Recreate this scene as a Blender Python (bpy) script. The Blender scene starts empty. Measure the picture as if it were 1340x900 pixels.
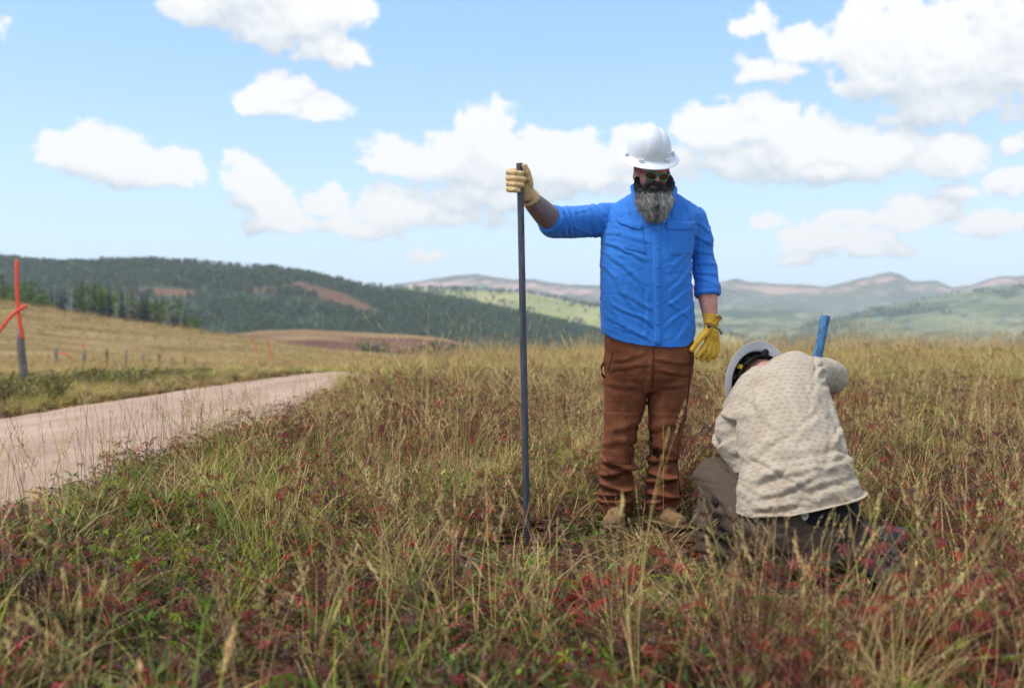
import bpy, bmesh, math, random
import numpy as np
from mathutils import Vector, Matrix, Euler, noise

random.seed(7); RNG = np.random.default_rng(7)
S = bpy.context.scene
COL = S.collection
R = math.radians
CH, FP, HY = 0.9, 1340.0, 445.0        # eye height (m), focal length and horizon row of the photograph

def P(px, py, Y):
    return Vector(((px-670)/FP*Y, Y, CH+(HY-py)/FP*Y))

# ------------------------------------------------------------------ camera
cd = bpy.data.cameras.new('camera'); cam = bpy.data.objects.new('camera', cd); COL.objects.link(cam)
cam.location = (0, 0, CH); cam.rotation_euler = (R(90), 0, 0)
cd.sensor_width = 36; cd.lens = 36; cd.shift_y = -5/1340
cd.clip_start = 0.05; cd.clip_end = 40000
cd.dof.use_dof = True; cd.dof.focus_distance = 4.75; cd.dof.aperture_fstop = 2.2
S.camera = cam

# ------------------------------------------------------------------ light
SUN_EL, SUN_AZ = R(61), R(-112)       # azimuth measured from +Y towards +X: high on the left, slightly behind the camera
S.view_settings.view_transform = 'Standard'; S.view_settings.look = 'None'
S.view_settings.exposure = 0.7; S.view_settings.gamma = 1
S.cycles.use_denoising = True
S.cycles.max_bounces = 6; S.cycles.diffuse_bounces = 3; S.cycles.transmission_bounces = 4
S.cycles.transparent_max_bounces = 8; S.cycles.volume_bounces = 0
S.cycles.sample_clamp_indirect = 4

ld = bpy.data.lights.new('sun', 'SUN'); ld.energy = 2.2; ld.angle = R(24); ld.color = (1, .94, .86)
sun = bpy.data.objects.new('sun', ld); COL.objects.link(sun)
sd = Vector((math.sin(SUN_AZ)*math.cos(SUN_EL), math.cos(SUN_AZ)*math.cos(SUN_EL), math.sin(SUN_EL)))
sun.rotation_euler = sd.to_track_quat('Z', 'Y').to_euler()

# ------------------------------------------------------------------ node helper
class NT:
    def __init__(s, nt): s.t = nt; s.t.nodes.clear()
    def n(s, ty, **kw):
        nd = s.t.nodes.new(ty)
        for k, v in kw.items():
            if k.startswith('i_'):
                key = k[2:].replace('_', ' ')
                s.set(nd.inputs[key], v)
            else: setattr(nd, k, v)
        return nd
    def set(s, sock, v):
        if isinstance(v, bpy.types.NodeSocket): s.t.links.new(v, sock)
        elif v is not None:
            try: sock.default_value = v
            except Exception: sock.default_value = tuple(v)+(1,)
    def m(s, op, a, b=None, c=None, clamp=False):
        nd = s.t.nodes.new('ShaderNodeMath'); nd.operation = op; nd.use_clamp = clamp
        for i, v in enumerate((a, b, c)):
            if v is not None: s.set(nd.inputs[i], v)
        return nd.outputs[0]
    def v(s, op, a, b=None, out=0, scale=None):
        nd = s.t.nodes.new('ShaderNodeVectorMath'); nd.operation = op
        s.set(nd.inputs[0], a)
        if b is not None: s.set(nd.inputs[1], b)
        if scale is not None: s.set(nd.inputs['Scale'], scale)
        return nd.outputs[out]
    def mix(s, f, a, b, blend='MIX'):
        nd = s.t.nodes.new('ShaderNodeMix'); nd.data_type = 'RGBA'; nd.blend_type = blend
        s.set(nd.inputs[0], f); s.set(nd.inputs[6], a); s.set(nd.inputs[7], b)
        return nd.outputs[2]
    def noise(s, vec, scale, detail=4, rough=.5, dist=0, dim='3D'):
        nd = s.n('ShaderNodeTexNoise', noise_dimensions=dim)
        nd.inputs['Scale'].default_value = scale; nd.inputs['Detail'].default_value = detail
        nd.inputs['Roughness'].default_value = rough; nd.inputs['Distortion'].default_value = dist
        if vec is not None: s.set(nd.inputs['Vector'], vec)
        return nd.outputs[0]
    def ramp(s, f, stops, interp='LINEAR'):
        nd = s.n('ShaderNodeValToRGB'); r = nd.color_ramp; r.interpolation = interp
        while len(r.elements) < len(stops): r.elements.new(.5)
        for e, (p, c) in zip(r.elements, stops):
            e.position = p; e.color = (c, c, c, 1) if isinstance(c, (int, float)) else tuple(c)+(1,)
        s.set(nd.inputs[0], f); return nd.outputs[0]
    def smooth(s, v, lo, hi):
        nd = s.n('ShaderNodeMapRange', interpolation_type='SMOOTHSTEP')
        s.set(nd.inputs[0], v); nd.inputs[1].default_value = lo; nd.inputs[2].default_value = hi
        return nd.outputs[0]

# ------------------------------------------------------------------ world: sky with cumulus
CLOUDS = [  # photo px, py, rx, ry, weight
 (98,205,50,27,1),(165,203,55,34,1),(222,222,50,26,1),(160,226,85,20,.9),
 (262,6,50,20,.8),(340,-15,130,38,1),(385,32,85,38,1),(438,68,52,24,1),(440,10,55,45,.9),
 (378,122,42,30,.95),(432,138,38,17,.9),(338,130,32,20,.8),(392,140,50,14,.8),
 (330,240,42,38,1),(362,290,46,28,1),(350,262,50,38,1),(432,262,24,26,1),(508,272,52,32,1),(462,296,60,20,1),
 (640,172,44,36,1),(590,210,65,42,.85),(540,200,55,28,.7),(712,222,68,44,1),(655,215,80,46,1),(630,258,115,28,.75),(505,206,34,20,.6),(760,232,50,34,.9),(600,285,60,16,.5),
 (812,205,40,30,.75),(860,235,60,30,.6),(1000,172,60,38,1),(930,182,62,38,1),(1062,196,95,42,1),(1150,200,85,36,1),(1238,198,52,30,1),(980,222,85,24,.85),(1090,232,90,18,.7),
 (1185,50,110,62,1),(1262,80,125,68,1),(1330,50,120,100,1),(1150,98,70,42,.9),(1240,132,85,30,.85),(1430,60,130,90,1),
 (990,28,32,26,.62),(982,96,28,18,.6),(1045,62,40,22,.6),(1020,100,30,12,.5),
 (1072,318,42,28,.85),(1150,325,48,20,.8),(1130,290,60,18,.7),(1205,280,52,26,.85),(1300,292,55,18,.75),(1250,252,30,12,.6),(1315,232,42,18,.6),(1050,345,40,8,.6),(1020,292,28,10,.45),
 (8,38,24,18,.5),(540,341,18,8,.25),(1332,178,18,16,.6),
]
W = bpy.data.worlds.new('World'); S.world = W; W.use_nodes = True
CLOUD_ROT = 90
def sstep(a, b, x):
    t = np.clip((x-a)/(b-a), 0, 1); return t*t*(3-2*t)
def vnoise(x, y, seed=0):
    """value noise on numpy arrays"""
    x = np.asarray(x, dtype=float)+seed*17.3; y = np.asarray(y, dtype=float)-seed*9.1
    xi = np.floor(x).astype(np.int64); yi = np.floor(y).astype(np.int64); fx = x-xi; fy = y-yi
    fx = fx*fx*(3-2*fx); fy = fy*fy*(3-2*fy); T = NOISE_T
    def h(i, j): return T[(i+seed*31) & 511, (j+seed*57) & 511]
    return (h(xi, yi)*(1-fx)+h(xi+1, yi)*fx)*(1-fy)+(h(xi, yi+1)*(1-fx)+h(xi+1, yi+1)*fx)*fy
NOISE_T = np.random.default_rng(99).random((512, 512))
def fbm(x, y, oct=4, seed=0, gain=.5, billow=False):
    s = 0; a = 1.; tot = 0
    for o in range(oct):
        n = vnoise(np.asarray(x)*2**o*1.03**o, np.asarray(y)*2**o*1.03**o, seed+o)
        if billow: n = np.abs(2*n-1)
        s = s+a*n; tot += a; a *= gain
    return s/tot
# the cumulus are computed here into a direction map (coverage, sunlit share) and mixed over the Nishita sky
CW, CHH = 4096, 1024
def cloud_map():
    az = (np.arange(CW)+.5)/CW*2*math.pi-math.pi                     # 0 = +Y, positive towards +X
    el = ((np.arange(CHH)+.5)/CHH)*math.pi/2
    A, E = np.meshgrid(az, el)
    wx = (fbm(A*9, E*9, 4, 40)-.5)*.040; wy = (fbm(A*9, E*9, 4, 45)-.5)*.030
    wx += (fbm(A*45, E*45, 3, 46)-.5)*.016; wy += (fbm(A*45, E*45, 3, 48)-.5)*.014
    Aw, Ew = A+wx, E+wy
    f = np.full(A.shape, -1.5)
    for px, py, rx, ry, w in CLOUDS:
        t = (px-670)/FP; a = math.atan(t); e = math.atan((HY-py)/FP*math.cos(a))
        hw = rx/FP*2.2+.1; hh = ry/FP*2.2+.1
        c0 = max(0, int((a-hw+math.pi)/(2*math.pi)*CW)); c1 = int((a+hw+math.pi)/(2*math.pi)*CW)
        r0 = max(0, int((e-hh)/(math.pi/2)*CHH)); r1 = max(1, int((e+hh)/(math.pi/2)*CHH))
        qa = (Aw[r0:r1, c0:c1]-a)*FP/rx*(1+t*t); qe = (Ew[r0:r1, c0:c1]-e)*FP/ry
        qe = np.where(qe < 0, qe*1.25, qe)                          # flatter bases
        v = w*(1-qa*qa-qe*qe)
        sub = f[r0:r1, c0:c1]; k = .25; hmx = np.clip(.5+.5*(v-sub)/k, 0, 1)
        f[r0:r1, c0:c1] = sub*(1-hmx)+v*hmx+k*hmx*(1-hmx)
    ins = np.maximum(np.abs(A)*1.0, E*1.4)
    outm = sstep(.50, .64, ins)
    gen = (fbm(A*3.2, E*6.5, 3, 60)-.53)*6.0
    f = np.maximum(f, gen*outm-4*(1-outm)-3*(1-sstep(.03, .10, E)))
    bil = .40-.62*fbm(A*26, E*33, 3, 70, .6, True)-.38*fbm(A*85+wx*60, E*98+wy*60, 4, 75, .6, True)
    det = fbm(A*120, E*130, 4, 80)-.5
    wisp = fbm(A*14, E*30, 4, 90)-.5
    f2 = f+bil*1.9+det*.55+.16+wisp*.5
    cov = sstep(-.04, .48, f2)
    # light from above: compare with the field higher up at several scales
    def up(F, d, s=0): return np.roll(np.roll(F, -d, 0), -s, 1)
    g = .55*np.clip(f2-up(f2, 5, 1), -1, 1)+.45*np.clip(f2-up(f2, 14, 3), -1, 1)+.75*np.clip(f-up(f, 26, 6), -1.2, 1.2)
    lit = np.clip(.72+.52*g-.24*sstep(.7, 1.5, f)*(.55+.9*(fbm(A*12, E*20, 4, 95)-.2)), 0, 1)
    px = np.zeros((CHH*2, CW, 4), dtype=np.float32); px[..., 3] = 1
    px[CHH:, :, 0] = cov; px[CHH:, :, 1] = lit; px[:CHH, :, 1] = .7
    im = bpy.data.images.new('cloud_directions', CW, CHH*2, float_buffer=True)
    im.colorspace_settings.name = 'Non-Color'
    im.pixels.foreach_set(px.ravel()); im.update(); im.pack()
    return im
w = NT(W.node_tree)
geo = w.n('ShaderNodeNewGeometry')
dirv = w.v('SCALE', geo.outputs['Incoming'], scale=-1)
# equirect centre looks along +Y
env = w.n('ShaderNodeTexEnvironment', image=cloud_map(), interpolation='Cubic')
rot = w.n('ShaderNodeMapping', vector_type='TEXTURE'); w.set(rot.inputs['Vector'], dirv); rot.inputs['Rotation'].default_value = (0, 0, R(CLOUD_ROT))
w.t.links.new(rot.outputs[0], env.inputs[0])
sc_ = w.n('ShaderNodeSeparateColor'); w.t.links.new(env.outputs[0], sc_.inputs[0])
cov, lit = sc_.outputs[0], sc_.outputs[1]
ccol = w.mix(lit, (.55, .64, .72, 1), (1.0, .995, .985, 1))
sky = w.n('ShaderNodeTexSky', sky_type='NISHITA', sun_disc=False)
sky.sun_elevation = SUN_EL; sky.sun_rotation = SUN_AZ; sky.air_density = 1.0; sky.dust_density = .6; sky.ozone_density = 1.2
sep = w.n('ShaderNodeSeparateXYZ', i_Vector=dirv)
pale = w.m('SUBTRACT', 1, w.smooth(sep.outputs[2], -.02, .34))     # thin high haze veils the low sky
tint = w.mix(pale, (1.95, 3.75, 6.9, 1), (4.3, 5.45, 6.4, 1))
veil = w.mix(w.m('MULTIPLY_ADD', pale, .25, .50), sky.outputs[0], tint)
bg1 = w.n('ShaderNodeBackground', i_Color=veil, i_Strength=.128)
bg2 = w.n('ShaderNodeBackground', i_Color=ccol, i_Strength=.665)
mx = w.n('ShaderNodeMixShader'); w.set(mx.inputs[0], w.m('MULTIPLY', cov, .97))
w.t.links.new(bg1.outputs[0], mx.inputs[1]); w.t.links.new(bg2.outputs[0], mx.inputs[2])
wo = w.n('ShaderNodeOutputWorld'); w.t.links.new(mx.outputs[0], wo.inputs[0])
W.cycles.sampling_method = 'MANUAL'; W.cycles.sample_map_resolution = 512

# ------------------------------------------------------------------ object helpers
def tag(o, label=None, cat=None, group=None, kind=None):
    for k, v in (('label', label), ('category', cat), ('group', group), ('kind', kind)):
        if v: o[k] = v
    return o
def empty(name, loc=(0, 0, 0)):
    o = bpy.data.objects.new(name, None); o.location = loc; o.empty_display_size = .1; COL.objects.link(o); return o
def link(name, me, parent=None, m=None, link_=True):
    o = bpy.data.objects.new(name, me)
    if link_: COL.objects.link(o)
    if m: me.materials.clear(); me.materials.append(m)
    if parent:
        o.parent = parent; o.matrix_parent_inverse = Matrix.Translation(-Vector(parent.matrix_world.translation if False else absloc(parent)))
    return o
def absloc(o):
    v = Vector(o.location)
    return v
def npmesh(name, V, F, cols=None, smooth=False, uv=None):
    me = bpy.data.meshes.new(name)
    V = np.asarray(V, dtype=np.float32).reshape(-1, 3)
    if isinstance(F, np.ndarray):
        me.vertices.add(len(V)); me.vertices.foreach_set('co', V.ravel())
        n, k = F.shape
        me.loops.add(n*k); me.loops.foreach_set('vertex_index', F.astype(np.int32).ravel())
        me.polygons.add(n); me.polygons.foreach_set('loop_start', np.arange(0, n*k, k, dtype=np.int32))
        me.update(calc_edges=True)
    else:
        me.from_pydata([tuple(v) for v in V.tolist()], [], F); me.update()
    if cols is not None:
        ca = me.color_attributes.new('Col', 'FLOAT_COLOR', 'POINT')
        c = np.ones((len(V), 4), dtype=np.float32); c[:, :3] = cols
        ca.data.foreach_set('color', c.ravel())
    if smooth: me.polygons.foreach_set('use_smooth', np.ones(len(me.polygons), dtype=bool))
    return me

# ------------------------------------------------------------------ materials
MATS = {}
def pmat(name, color, rough=.8, spec=.3, metal=0, bump=None, mottle=None, sheen=0, coat=0, fn=None, trans=0):
    """procedural principled: bump=(scale,strength,dist), mottle=(scale,amount)"""
    if name in MATS: return MATS[name]
    m = bpy.data.materials.new(name); m.use_nodes = True; t = NT(m.node_tree)
    out = t.n('ShaderNodeOutputMaterial'); b = t.n('ShaderNodeBsdfPrincipled')
    b.inputs['Roughness'].default_value = rough; b.inputs['Metallic'].default_value = metal
    b.inputs['Specular IOR Level'].default_value = spec
    b.inputs['Coat Weight'].default_value = coat; b.inputs['Sheen Weight'].default_value = sheen
    tc = t.n('ShaderNodeTexCoord').outputs['Object']
    c = color+(1,) if isinstance(color, tuple) else t.n('ShaderNodeAttribute', attribute_name='Col').outputs[0]
    if mottle:
        nz = t.noise(tc, mottle[0], 5, .6)
        k = t.m('MULTIPLY_ADD', nz, 2*mottle[1], 1-mottle[1])
        c = t.v('SCALE', c if not isinstance(c, tuple) else c[:3], scale=k)
    if fn: c = fn(t, tc, c, b)
    if c is not None: t.set(b.inputs['Base Color'], c)
    if bump:
        bp = t.n('ShaderNodeBump'); bp.inputs['Strength'].default_value = bump[1]
        bp.inputs['Distance'].default_value = bump[2]
        t.set(bp.inputs['Height'], t.noise(tc, bump[0], 6, .6)); t.t.links.new(bp.outputs[0], b.inputs['Normal'])
    t.t.links.new(b.outputs[0], out.inputs[0])
    MATS[name] = m; return m
def leafmat(name, jitter=.25, transl=.35, rough=.75):
    m = bpy.data.materials.new(name); m.use_nodes = True; t = NT(m.node_tree)
    out = t.n('ShaderNodeOutputMaterial')
    c = t.n('ShaderNodeAttribute', attribute_name='Col').outputs[0]
    oi = t.n('ShaderNodeObjectInfo').outputs['Random']
    hs = t.n('ShaderNodeHueSaturation')
    t.set(hs.inputs['Color'], c)
    t.set(hs.inputs['Value'], t.m('MULTIPLY_ADD', oi, 2*jitter, 1-jitter))
    t.set(hs.inputs['Hue'], t.m('MULTIPLY_ADD', t.m('FRACT', t.m('MULTIPLY', oi, 7.31)), .03, .485))
    b = t.n('ShaderNodeBsdfPrincipled'); b.inputs['Roughness'].default_value = rough
    b.inputs['Specular IOR Level'].default_value = .25
    t.set(b.inputs['Base Color'], hs.outputs[0])
    tr = t.n('ShaderNodeBsdfTranslucent'); t.set(tr.inputs[0], hs.outputs[0])
    mx = t.n('ShaderNodeMixShader'); mx.inputs[0].default_value = transl
    t.t.links.new(b.outputs[0], mx.inputs[1]); t.t.links.new(tr.outputs[0], mx.inputs[2])
    t.t.links.new(mx.outputs[0], out.inputs[0]); return m

# ------------------------------------------------------------------ terrain
ROAD_L, ROAD_R = -5.95, -2.55          # road edges (m), the road runs along +Y
def road_r(y): return ROAD_R-1.45*sstep(8, 27, np.asarray(y, dtype=float))
def road_shift(y): return 0.020*np.maximum(0, y-16)**1.55*.55
def ground_z(x, y):
    x = np.asarray(x, dtype=float); y = np.asarray(y, dtype=float)
    left = 1-sstep(-9, 0, x)
    z = -0.030*np.maximum(0, y-27)*left - .10*left*sstep(27, 34, y)
    z = z-0.06*np.maximum(0, y-75)*(1-left)                    # the field rolls over behind the men
    z = np.maximum(z, -60)
    und = (fbm(x*.5, y*.5, 3, 3)-.5)*.14*sstep(-2.4, -1.2, x) + (fbm(x*2.2, y*2.2, 3, 5)-.5)*.05*sstep(-2.5, -1.7, x)
    und = und*(1-sstep(60, 100, y))
    onroad = sstep(ROAD_L-.6, ROAD_L-.1, x-road_shift(y))*(1-sstep(.1, .7, x-road_shift(y)-road_r(y)))
    und = und*(1-onroad)-.03*onroad
    bank = .10*np.exp(-((x+1.7)/.5)**2)*(1-sstep(12, 16, y))
    vl = (fbm(x*.4, y*.4, 3, 8)-.5)*.25*(1-sstep(-8.5, -6.7, x))
    z = z+und+bank+vl
    # golden hill on the left
    c = np.interp((x/np.maximum(y, 1))*FP+670, GX, GY)
    zc = CH+(HY-c)/FP*220
    up = sstep(80, 220, y)*(1-sstep(235, 380, y)*.35)
    gl = sstep(80, 110, y)
    hill = (-2.4*(1-up)+zc*up)+(fbm(x*.03, y*.03, 3, 4)-.5)*1.5*gl*(1-sstep(190, 220, y))
    z = np.where((x < 0) & (y > 80), z*(1-gl*left)+hill*gl*left, z)
    z = np.where(y > 300, np.minimum(z, z*(1-sstep(300, 600, y))-45*sstep(300, 600, y)), z)
    return z
GX = [-900, -400, 0, 60, 100, 150, 200, 250, 300, 375, 450, 510, 600, 700]
GY = [372, 384, 395, 404, 411, 418, 425, 432, 440, 452, 463, 470, 478, 486]

def grid_mesh(name, s_arr, y_arr, zf, m, colf=None, kind='structure', xf=None):
    s_, y_ = np.meshgrid(s_arr, y_arr)
    X = s_*y_ if xf is None else xf(s_, y_)
    Z = zf(s_, X, y_)
    V = np.stack([X, y_, Z], -1).reshape(-1, 3)
    nr, nc = s_.shape
    i = np.arange((nr-1)*(nc-1)); r, c = i//(nc-1), i % (nc-1); a = r*nc+c
    F = np.stack([a, a+1, a+nc+1, a+nc], -1)
    cols = colf(s_, X, y_, Z).reshape(-1, 3) if colf else None
    me = npmesh(name, V, F, cols, smooth=True)
    o = link(name, me, None, m); tag(o, kind=kind); return o

def gfn(t, tc, c, b):
    big = t.noise(tc, .35, 4, .6); fine = t.noise(tc, 14, 6, .65); mid = t.noise(tc, 2.2, 5, .6)
    soil = t.ramp(fine, [(.3, (.070, .040, .024)), (.55, (.125, .080, .050)), (.8, (.20, .145, .095))])
    moss = t.ramp(fine, [(.3, (.055, .060, .022)), (.7, (.15, .13, .055))])
    near = t.mix(t.smooth(mid, .40, .62), soil, moss)
    sp = t.n('ShaderNodeSeparateXYZ', i_Vector=tc)
    # far meadow: dry golden grass banded along the slope
    st = t.v('MULTIPLY', tc, (.05, .12, .6))
    far = t.ramp(t.noise(st, 1.0, 6, .65, .6), [(.25, (.12, .080, .035)), (.45, (.215, .145, .060)), (.62, (.33, .235, .11)), (.8, (.22, .18, .06))])
    k = t.smooth(sp.outputs[1], 24, 60)
    return t.mix(k, near, far)
M_ground = pmat('soil_and_dry_grass', (.1, .1, .1), rough=1, spec=.05, bump=(22, .9, .03), fn=gfn)

ys = np.concatenate([np.linspace(-6, 1, 15), np.linspace(1.2, 14, 150), np.linspace(14.3, 60, 110), np.linspace(62, 400, 120), np.geomspace(420, 8800, 30)])
u = np.linspace(-1, 1, 241); 
def gx(s_, y_): return s_*(np.abs(y_)*1.3+14)
ground = grid_mesh('ground', np.sign(u)*np.abs(u)**1.25, ys, lambda s, X, y: ground_z(X, y), M_ground, xf=gx)

# road: its own sheet just above the ground bed, crowned, with wheel tracks
def rfn(t, tc, c, b):
    st = t.v('MULTIPLY', tc, (1, .16, 1))
    n = t.m('ADD', t.m('MULTIPLY', t.noise(st, 2.4, 5, .6), .65), t.m('MULTIPLY', t.noise(tc, 3.1, 5, .7), .35)); f = t.noise(tc, 55, 5, .7)
    base = t.ramp(n, [(.3, (.35, .225, .155)), (.5, (.45, .305, .22)), (.7, (.55, .40, .30))])
    sp = t.n('ShaderNodeTexVoronoi'); sp.inputs['Scale'].default_value = 38; t.set(sp.inputs['Vector'], tc)
    peb = t.ramp(sp.outputs['Distance'], [(.08, 1.25), (.25, 1.0), (.6, .88)])
    k = t.m('MULTIPLY_ADD', f, .5, .75)
    return t.v('MULTIPLY', t.v('SCALE', base, scale=k), peb)
M_road = pmat('pink_gravel', (.4, .3, .25), rough=.95, spec=.1, bump=(60, .7, .01), fn=rfn)
ry = np.concatenate([np.linspace(-5, 20, 200), np.linspace(20.3, 45, 60)])
ru = np.linspace(0, 1, 60)
def road_x(s_, y_):
    wob = (fbm(y_*.9, s_*0+np.round(s_), 3, 11)-.5)*.35
    return ROAD_L+(road_r(y_)-ROAD_L)*s_+road_shift(y_)+wob*(np.abs(s_-.5)*2)**6
def road_z(s_, X, y_):
    crown = .07*(1-(2*s_-1)**2); ruts = -.030*(np.exp(-((s_-.27)/.07)**2)+np.exp(-((s_-.73)/.07)**2))
    edge = -.05*(sstep(.94, 1, s_)+1-sstep(0, .06, s_))
    left = -0.030*np.maximum(0, y_-27) - .10*sstep(27, 34, y_)
    return .004+crown+ruts+edge+left+(fbm(X*3, y_*1.5, 3, 21)-.5)*.02
road = grid_mesh('road', ru, ry, road_z, M_road, xf=road_x)

# hills -----------------------------------------------------------
def hfun(prof, yb, yc, zb, amp, fs, seed, back=.5):
    X_, Y_ = zip(*prof)
    def f(s_, X, y):
        px = s_*FP+670
        zc = CH+(HY-np.interp(px, X_, Y_))/FP*yc
        t = sstep(yb, yc, y)**.85
        z = zb+(zc-zb)*t
        nz = (fbm(X/fs, y/fs, 5, seed)-.5)*amp*(1-sstep(.75, 1, (y-yb)/(yc-yb))*.7)
        return z+nz*sstep(yb, yb+(yc-yb)*.25, y)-np.maximum(0, y-yc)*back
    return f
FOREST = [(-900,392),(-300,362),(-60,346),(0,342),(40,347),(85,350),(130,347),(200,345),(260,348),(350,355),(400,362),(440,371),(480,381),(540,387),(590,395),(640,406),(700,418),(760,432),(820,446),(900,462),(1000,480),(1600,500)]
forest_f = hfun(FOREST, 820, 1500, -34, 16, 260, 31)
def clearing(px, py):
    """ochre clearings on the wooded hill, by direction"""
    n = (fbm(px/30, py/12, 3, 41)-.5)
    a = ((px-212)/50)**2+((py-(382+(px-212)*.05))/6)**2
    b = ((px-436)/52)**2+((py-(389+(px-436)*.33))/9)**2
    d = ((px-355)/30)**2+((py-380)/4)**2
    return (np.minimum(np.minimum(a, b), d)+n*1.6) < 1
def to_px(X, y, Z): return X/y*FP+670, HY-(Z-CH)/y*FP
def fcol(s_, X, y, Z):
    px, py = to_px(X, y, Z); k = clearing(px, py)[..., None]
    nn = fbm(X/40, y/40, 3, 51)[..., None]
    gr = np.array([.05, .08, .045])*(.7+.8*nn); br = np.array([.165, .09, .06])*(.7+.7*nn)
    return np.where(k, br, gr)
M_vc = pmat('hill_vegetation', None, rough=1, spec=0, mottle=(.02, .25))
ss = np.linspace(-1.15, 1.0, 260)
forest_hill = grid_mesh('forest_hill', ss, np.linspace(820, 1750, 110), forest_f, M_vc, fcol)
MEADOW = [(-300,470),(240,446),(300,438),(340,433),(400,431),(470,435),(540,438),(585,443),(615,452),(650,464),(720,480),(1500,500)]
meadow_f = hfun(MEADOW, 430, 760, -40, 4, 90, 61)
def mcol(s_, X, y, Z):
    nn = fbm(X/60, y/25, 4, 71)[..., None]; px, py = to_px(X, y, Z)
    a = np.array([.15, .075, .052]); b = np.array([.27, .175, .085])
    k = sstep(.42, .6, nn[..., 0]*.6+.35*(1-sstep(430, 447, py)) + .1)[..., None]
    return (a*(1-k)+b*k)*(.75+.5*nn)
meadow_slope = grid_mesh('meadow_slope', np.linspace(-.8, .6, 160), np.linspace(430, 820, 70), meadow_f, M_vc, mcol)
RIDGE = [(-200,420),(380,380),(430,375),(470,373),(500,375),(560,378),(620,381),(690,384),(730,391),(770,401),(800,405),(850,412),(900,424),(960,440),(1040,462),(1600,500)]
ridge_f = hfun(RIDGE, 1600, 2500, -50, 36, 380, 81, .3)
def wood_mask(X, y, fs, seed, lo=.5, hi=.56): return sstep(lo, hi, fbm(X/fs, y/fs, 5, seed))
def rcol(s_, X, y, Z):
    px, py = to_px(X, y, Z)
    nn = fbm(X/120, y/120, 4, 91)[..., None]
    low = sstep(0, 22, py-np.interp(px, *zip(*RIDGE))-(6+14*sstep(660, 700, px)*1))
    k = np.clip(wood_mask(X, y, 300, 92, .44, .52)*.75*low+low*.25*(px < 690)+.15*wood_mask(X, y, 60, 95), 0, 1)[..., None]  # cloud shadow painted into the ridge colour as dark green patches
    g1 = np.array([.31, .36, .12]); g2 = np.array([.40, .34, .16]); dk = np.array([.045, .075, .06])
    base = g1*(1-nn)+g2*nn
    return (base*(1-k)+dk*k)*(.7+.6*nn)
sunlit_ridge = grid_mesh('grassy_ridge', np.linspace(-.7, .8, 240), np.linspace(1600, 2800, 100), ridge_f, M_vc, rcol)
def vcol(seed, a, b, dk, fs, amt):
    def f(s_, X, y, Z):
        nn = fbm(X/fs, y/fs, 5, seed)[..., None]; k = (wood_mask(X, y, fs*1.1, seed+3, .46, .56)*amt)[..., None]
        k2 = (wood_mask(X, y, fs*.16, seed+5, .5, .62)*amt*.8)[..., None]
        base = (np.array(a)*(1-nn)+np.array(b)*nn)
        k = np.maximum(k, k2)
        return (base*(1-k)+np.array(dk)*k)*(.7+.6*nn)
    return f
SLOPE = [(-900,400),(560,452),(700,436),(800,420),(900,408),(960,402),(1010,404),(1070,410),(1110,420),(1150,426),(1600,452)]
slope_f = hfun(SLOPE, 1800, 3500, -65, 75, 280, 101, .3)
valley_slope = grid_mesh('valley_slope', np.linspace(-.5, 1.1, 300), np.linspace(1800, 3800, 120), slope_f, M_vc, vcol(102, (.19,.24,.13), (.33,.31,.19), (.05,.085,.065), 200, .8))
RSLOPE = [(-900,500),(880,455),(960,436),(1040,424),(1100,416),(1140,407),(1200,396),(1260,386),(1340,375),(1450,362),(1700,350),(2200,360)]
rslope_f = hfun(RSLOPE, 1600, 3000, -65, 62, 260, 111, .3)
right_hill = grid_mesh('wooded_hill', np.linspace(.05, 1.4, 300), np.linspace(1600, 3300, 120), rslope_f, M_vc, vcol(112, (.15,.20,.12), (.26,.26,.16), (.045,.08,.06), 140, .9))
MOUNT = [(-900,380),(380,385),(480,378),(520,373),(545,370),(575,367),(600,364),(622,363),(645,367),(672,370),(700,369),(720,374),(780,377),(850,378),(905,376),(940,371),(958,369),(1000,373),(1045,374),(1080,377),(1110,371),(1130,366),(1150,361),(1165,360),(1180,364),(1190,371),(1205,373),(1225,370),(1248,377),(1270,372),(1290,366),(1310,362),(1330,364),(1360,360),(1500,368),(2200,372)]
mount_f0 = hfun(MOUNT, 3400, 6000, -80, 170, 470, 121, .3)
def mount_f(s_, X, y):
    z = mount_f0(s_, X, y)
    zc = CH+(HY-np.interp(s_*FP+670, *zip(*MOUNT)))/FP*6000
    top = sstep(.70, .97, z/np.maximum(zc, 50))
    # cliff band: sharpen the rise under the crest
    return z+top*0
def mtcol(s_, X, y, Z):
    px, py = to_px(X, y, Z); crest = np.interp(px, *zip(*MOUNT))
    nn = fbm(X/460, y/330, 5, 131)[..., None]; n2 = fbm(X/170, y/110, 4, 133)[..., None]
    t = py-crest
    lowr = 5+9*fbm(px/40, px*0, 3, 139)
    n3 = fbm(px/9, py/2.5, 4, 141)
    band = np.clip((sstep(0, 2.5, t)*(1-sstep(lowr-2, lowr+3, t))*sstep(.36, .56, n2[..., 0]*.5+n3*.5))*.85+.35*sstep(.58, .7, n3), 0, 1)[..., None]
    g_ = np.array([.13, .17, .12]); rk = np.array([.50, .33, .26]); k = (wood_mask(X, y, 400, 135, .45, .55))[..., None]
    base = g_*(1-k*.6)+np.array([.04, .06, .06])*k*.6
    return (base*(1-band)+rk*band)*(.7+.6*nn)
mountains = grid_mesh('mountains', np.linspace(-1.1, 1.4, 620), np.concatenate([np.linspace(3400, 5750, 110), np.linspace(5765, 6300, 60)]), mount_f, M_vc, mtcol)

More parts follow.
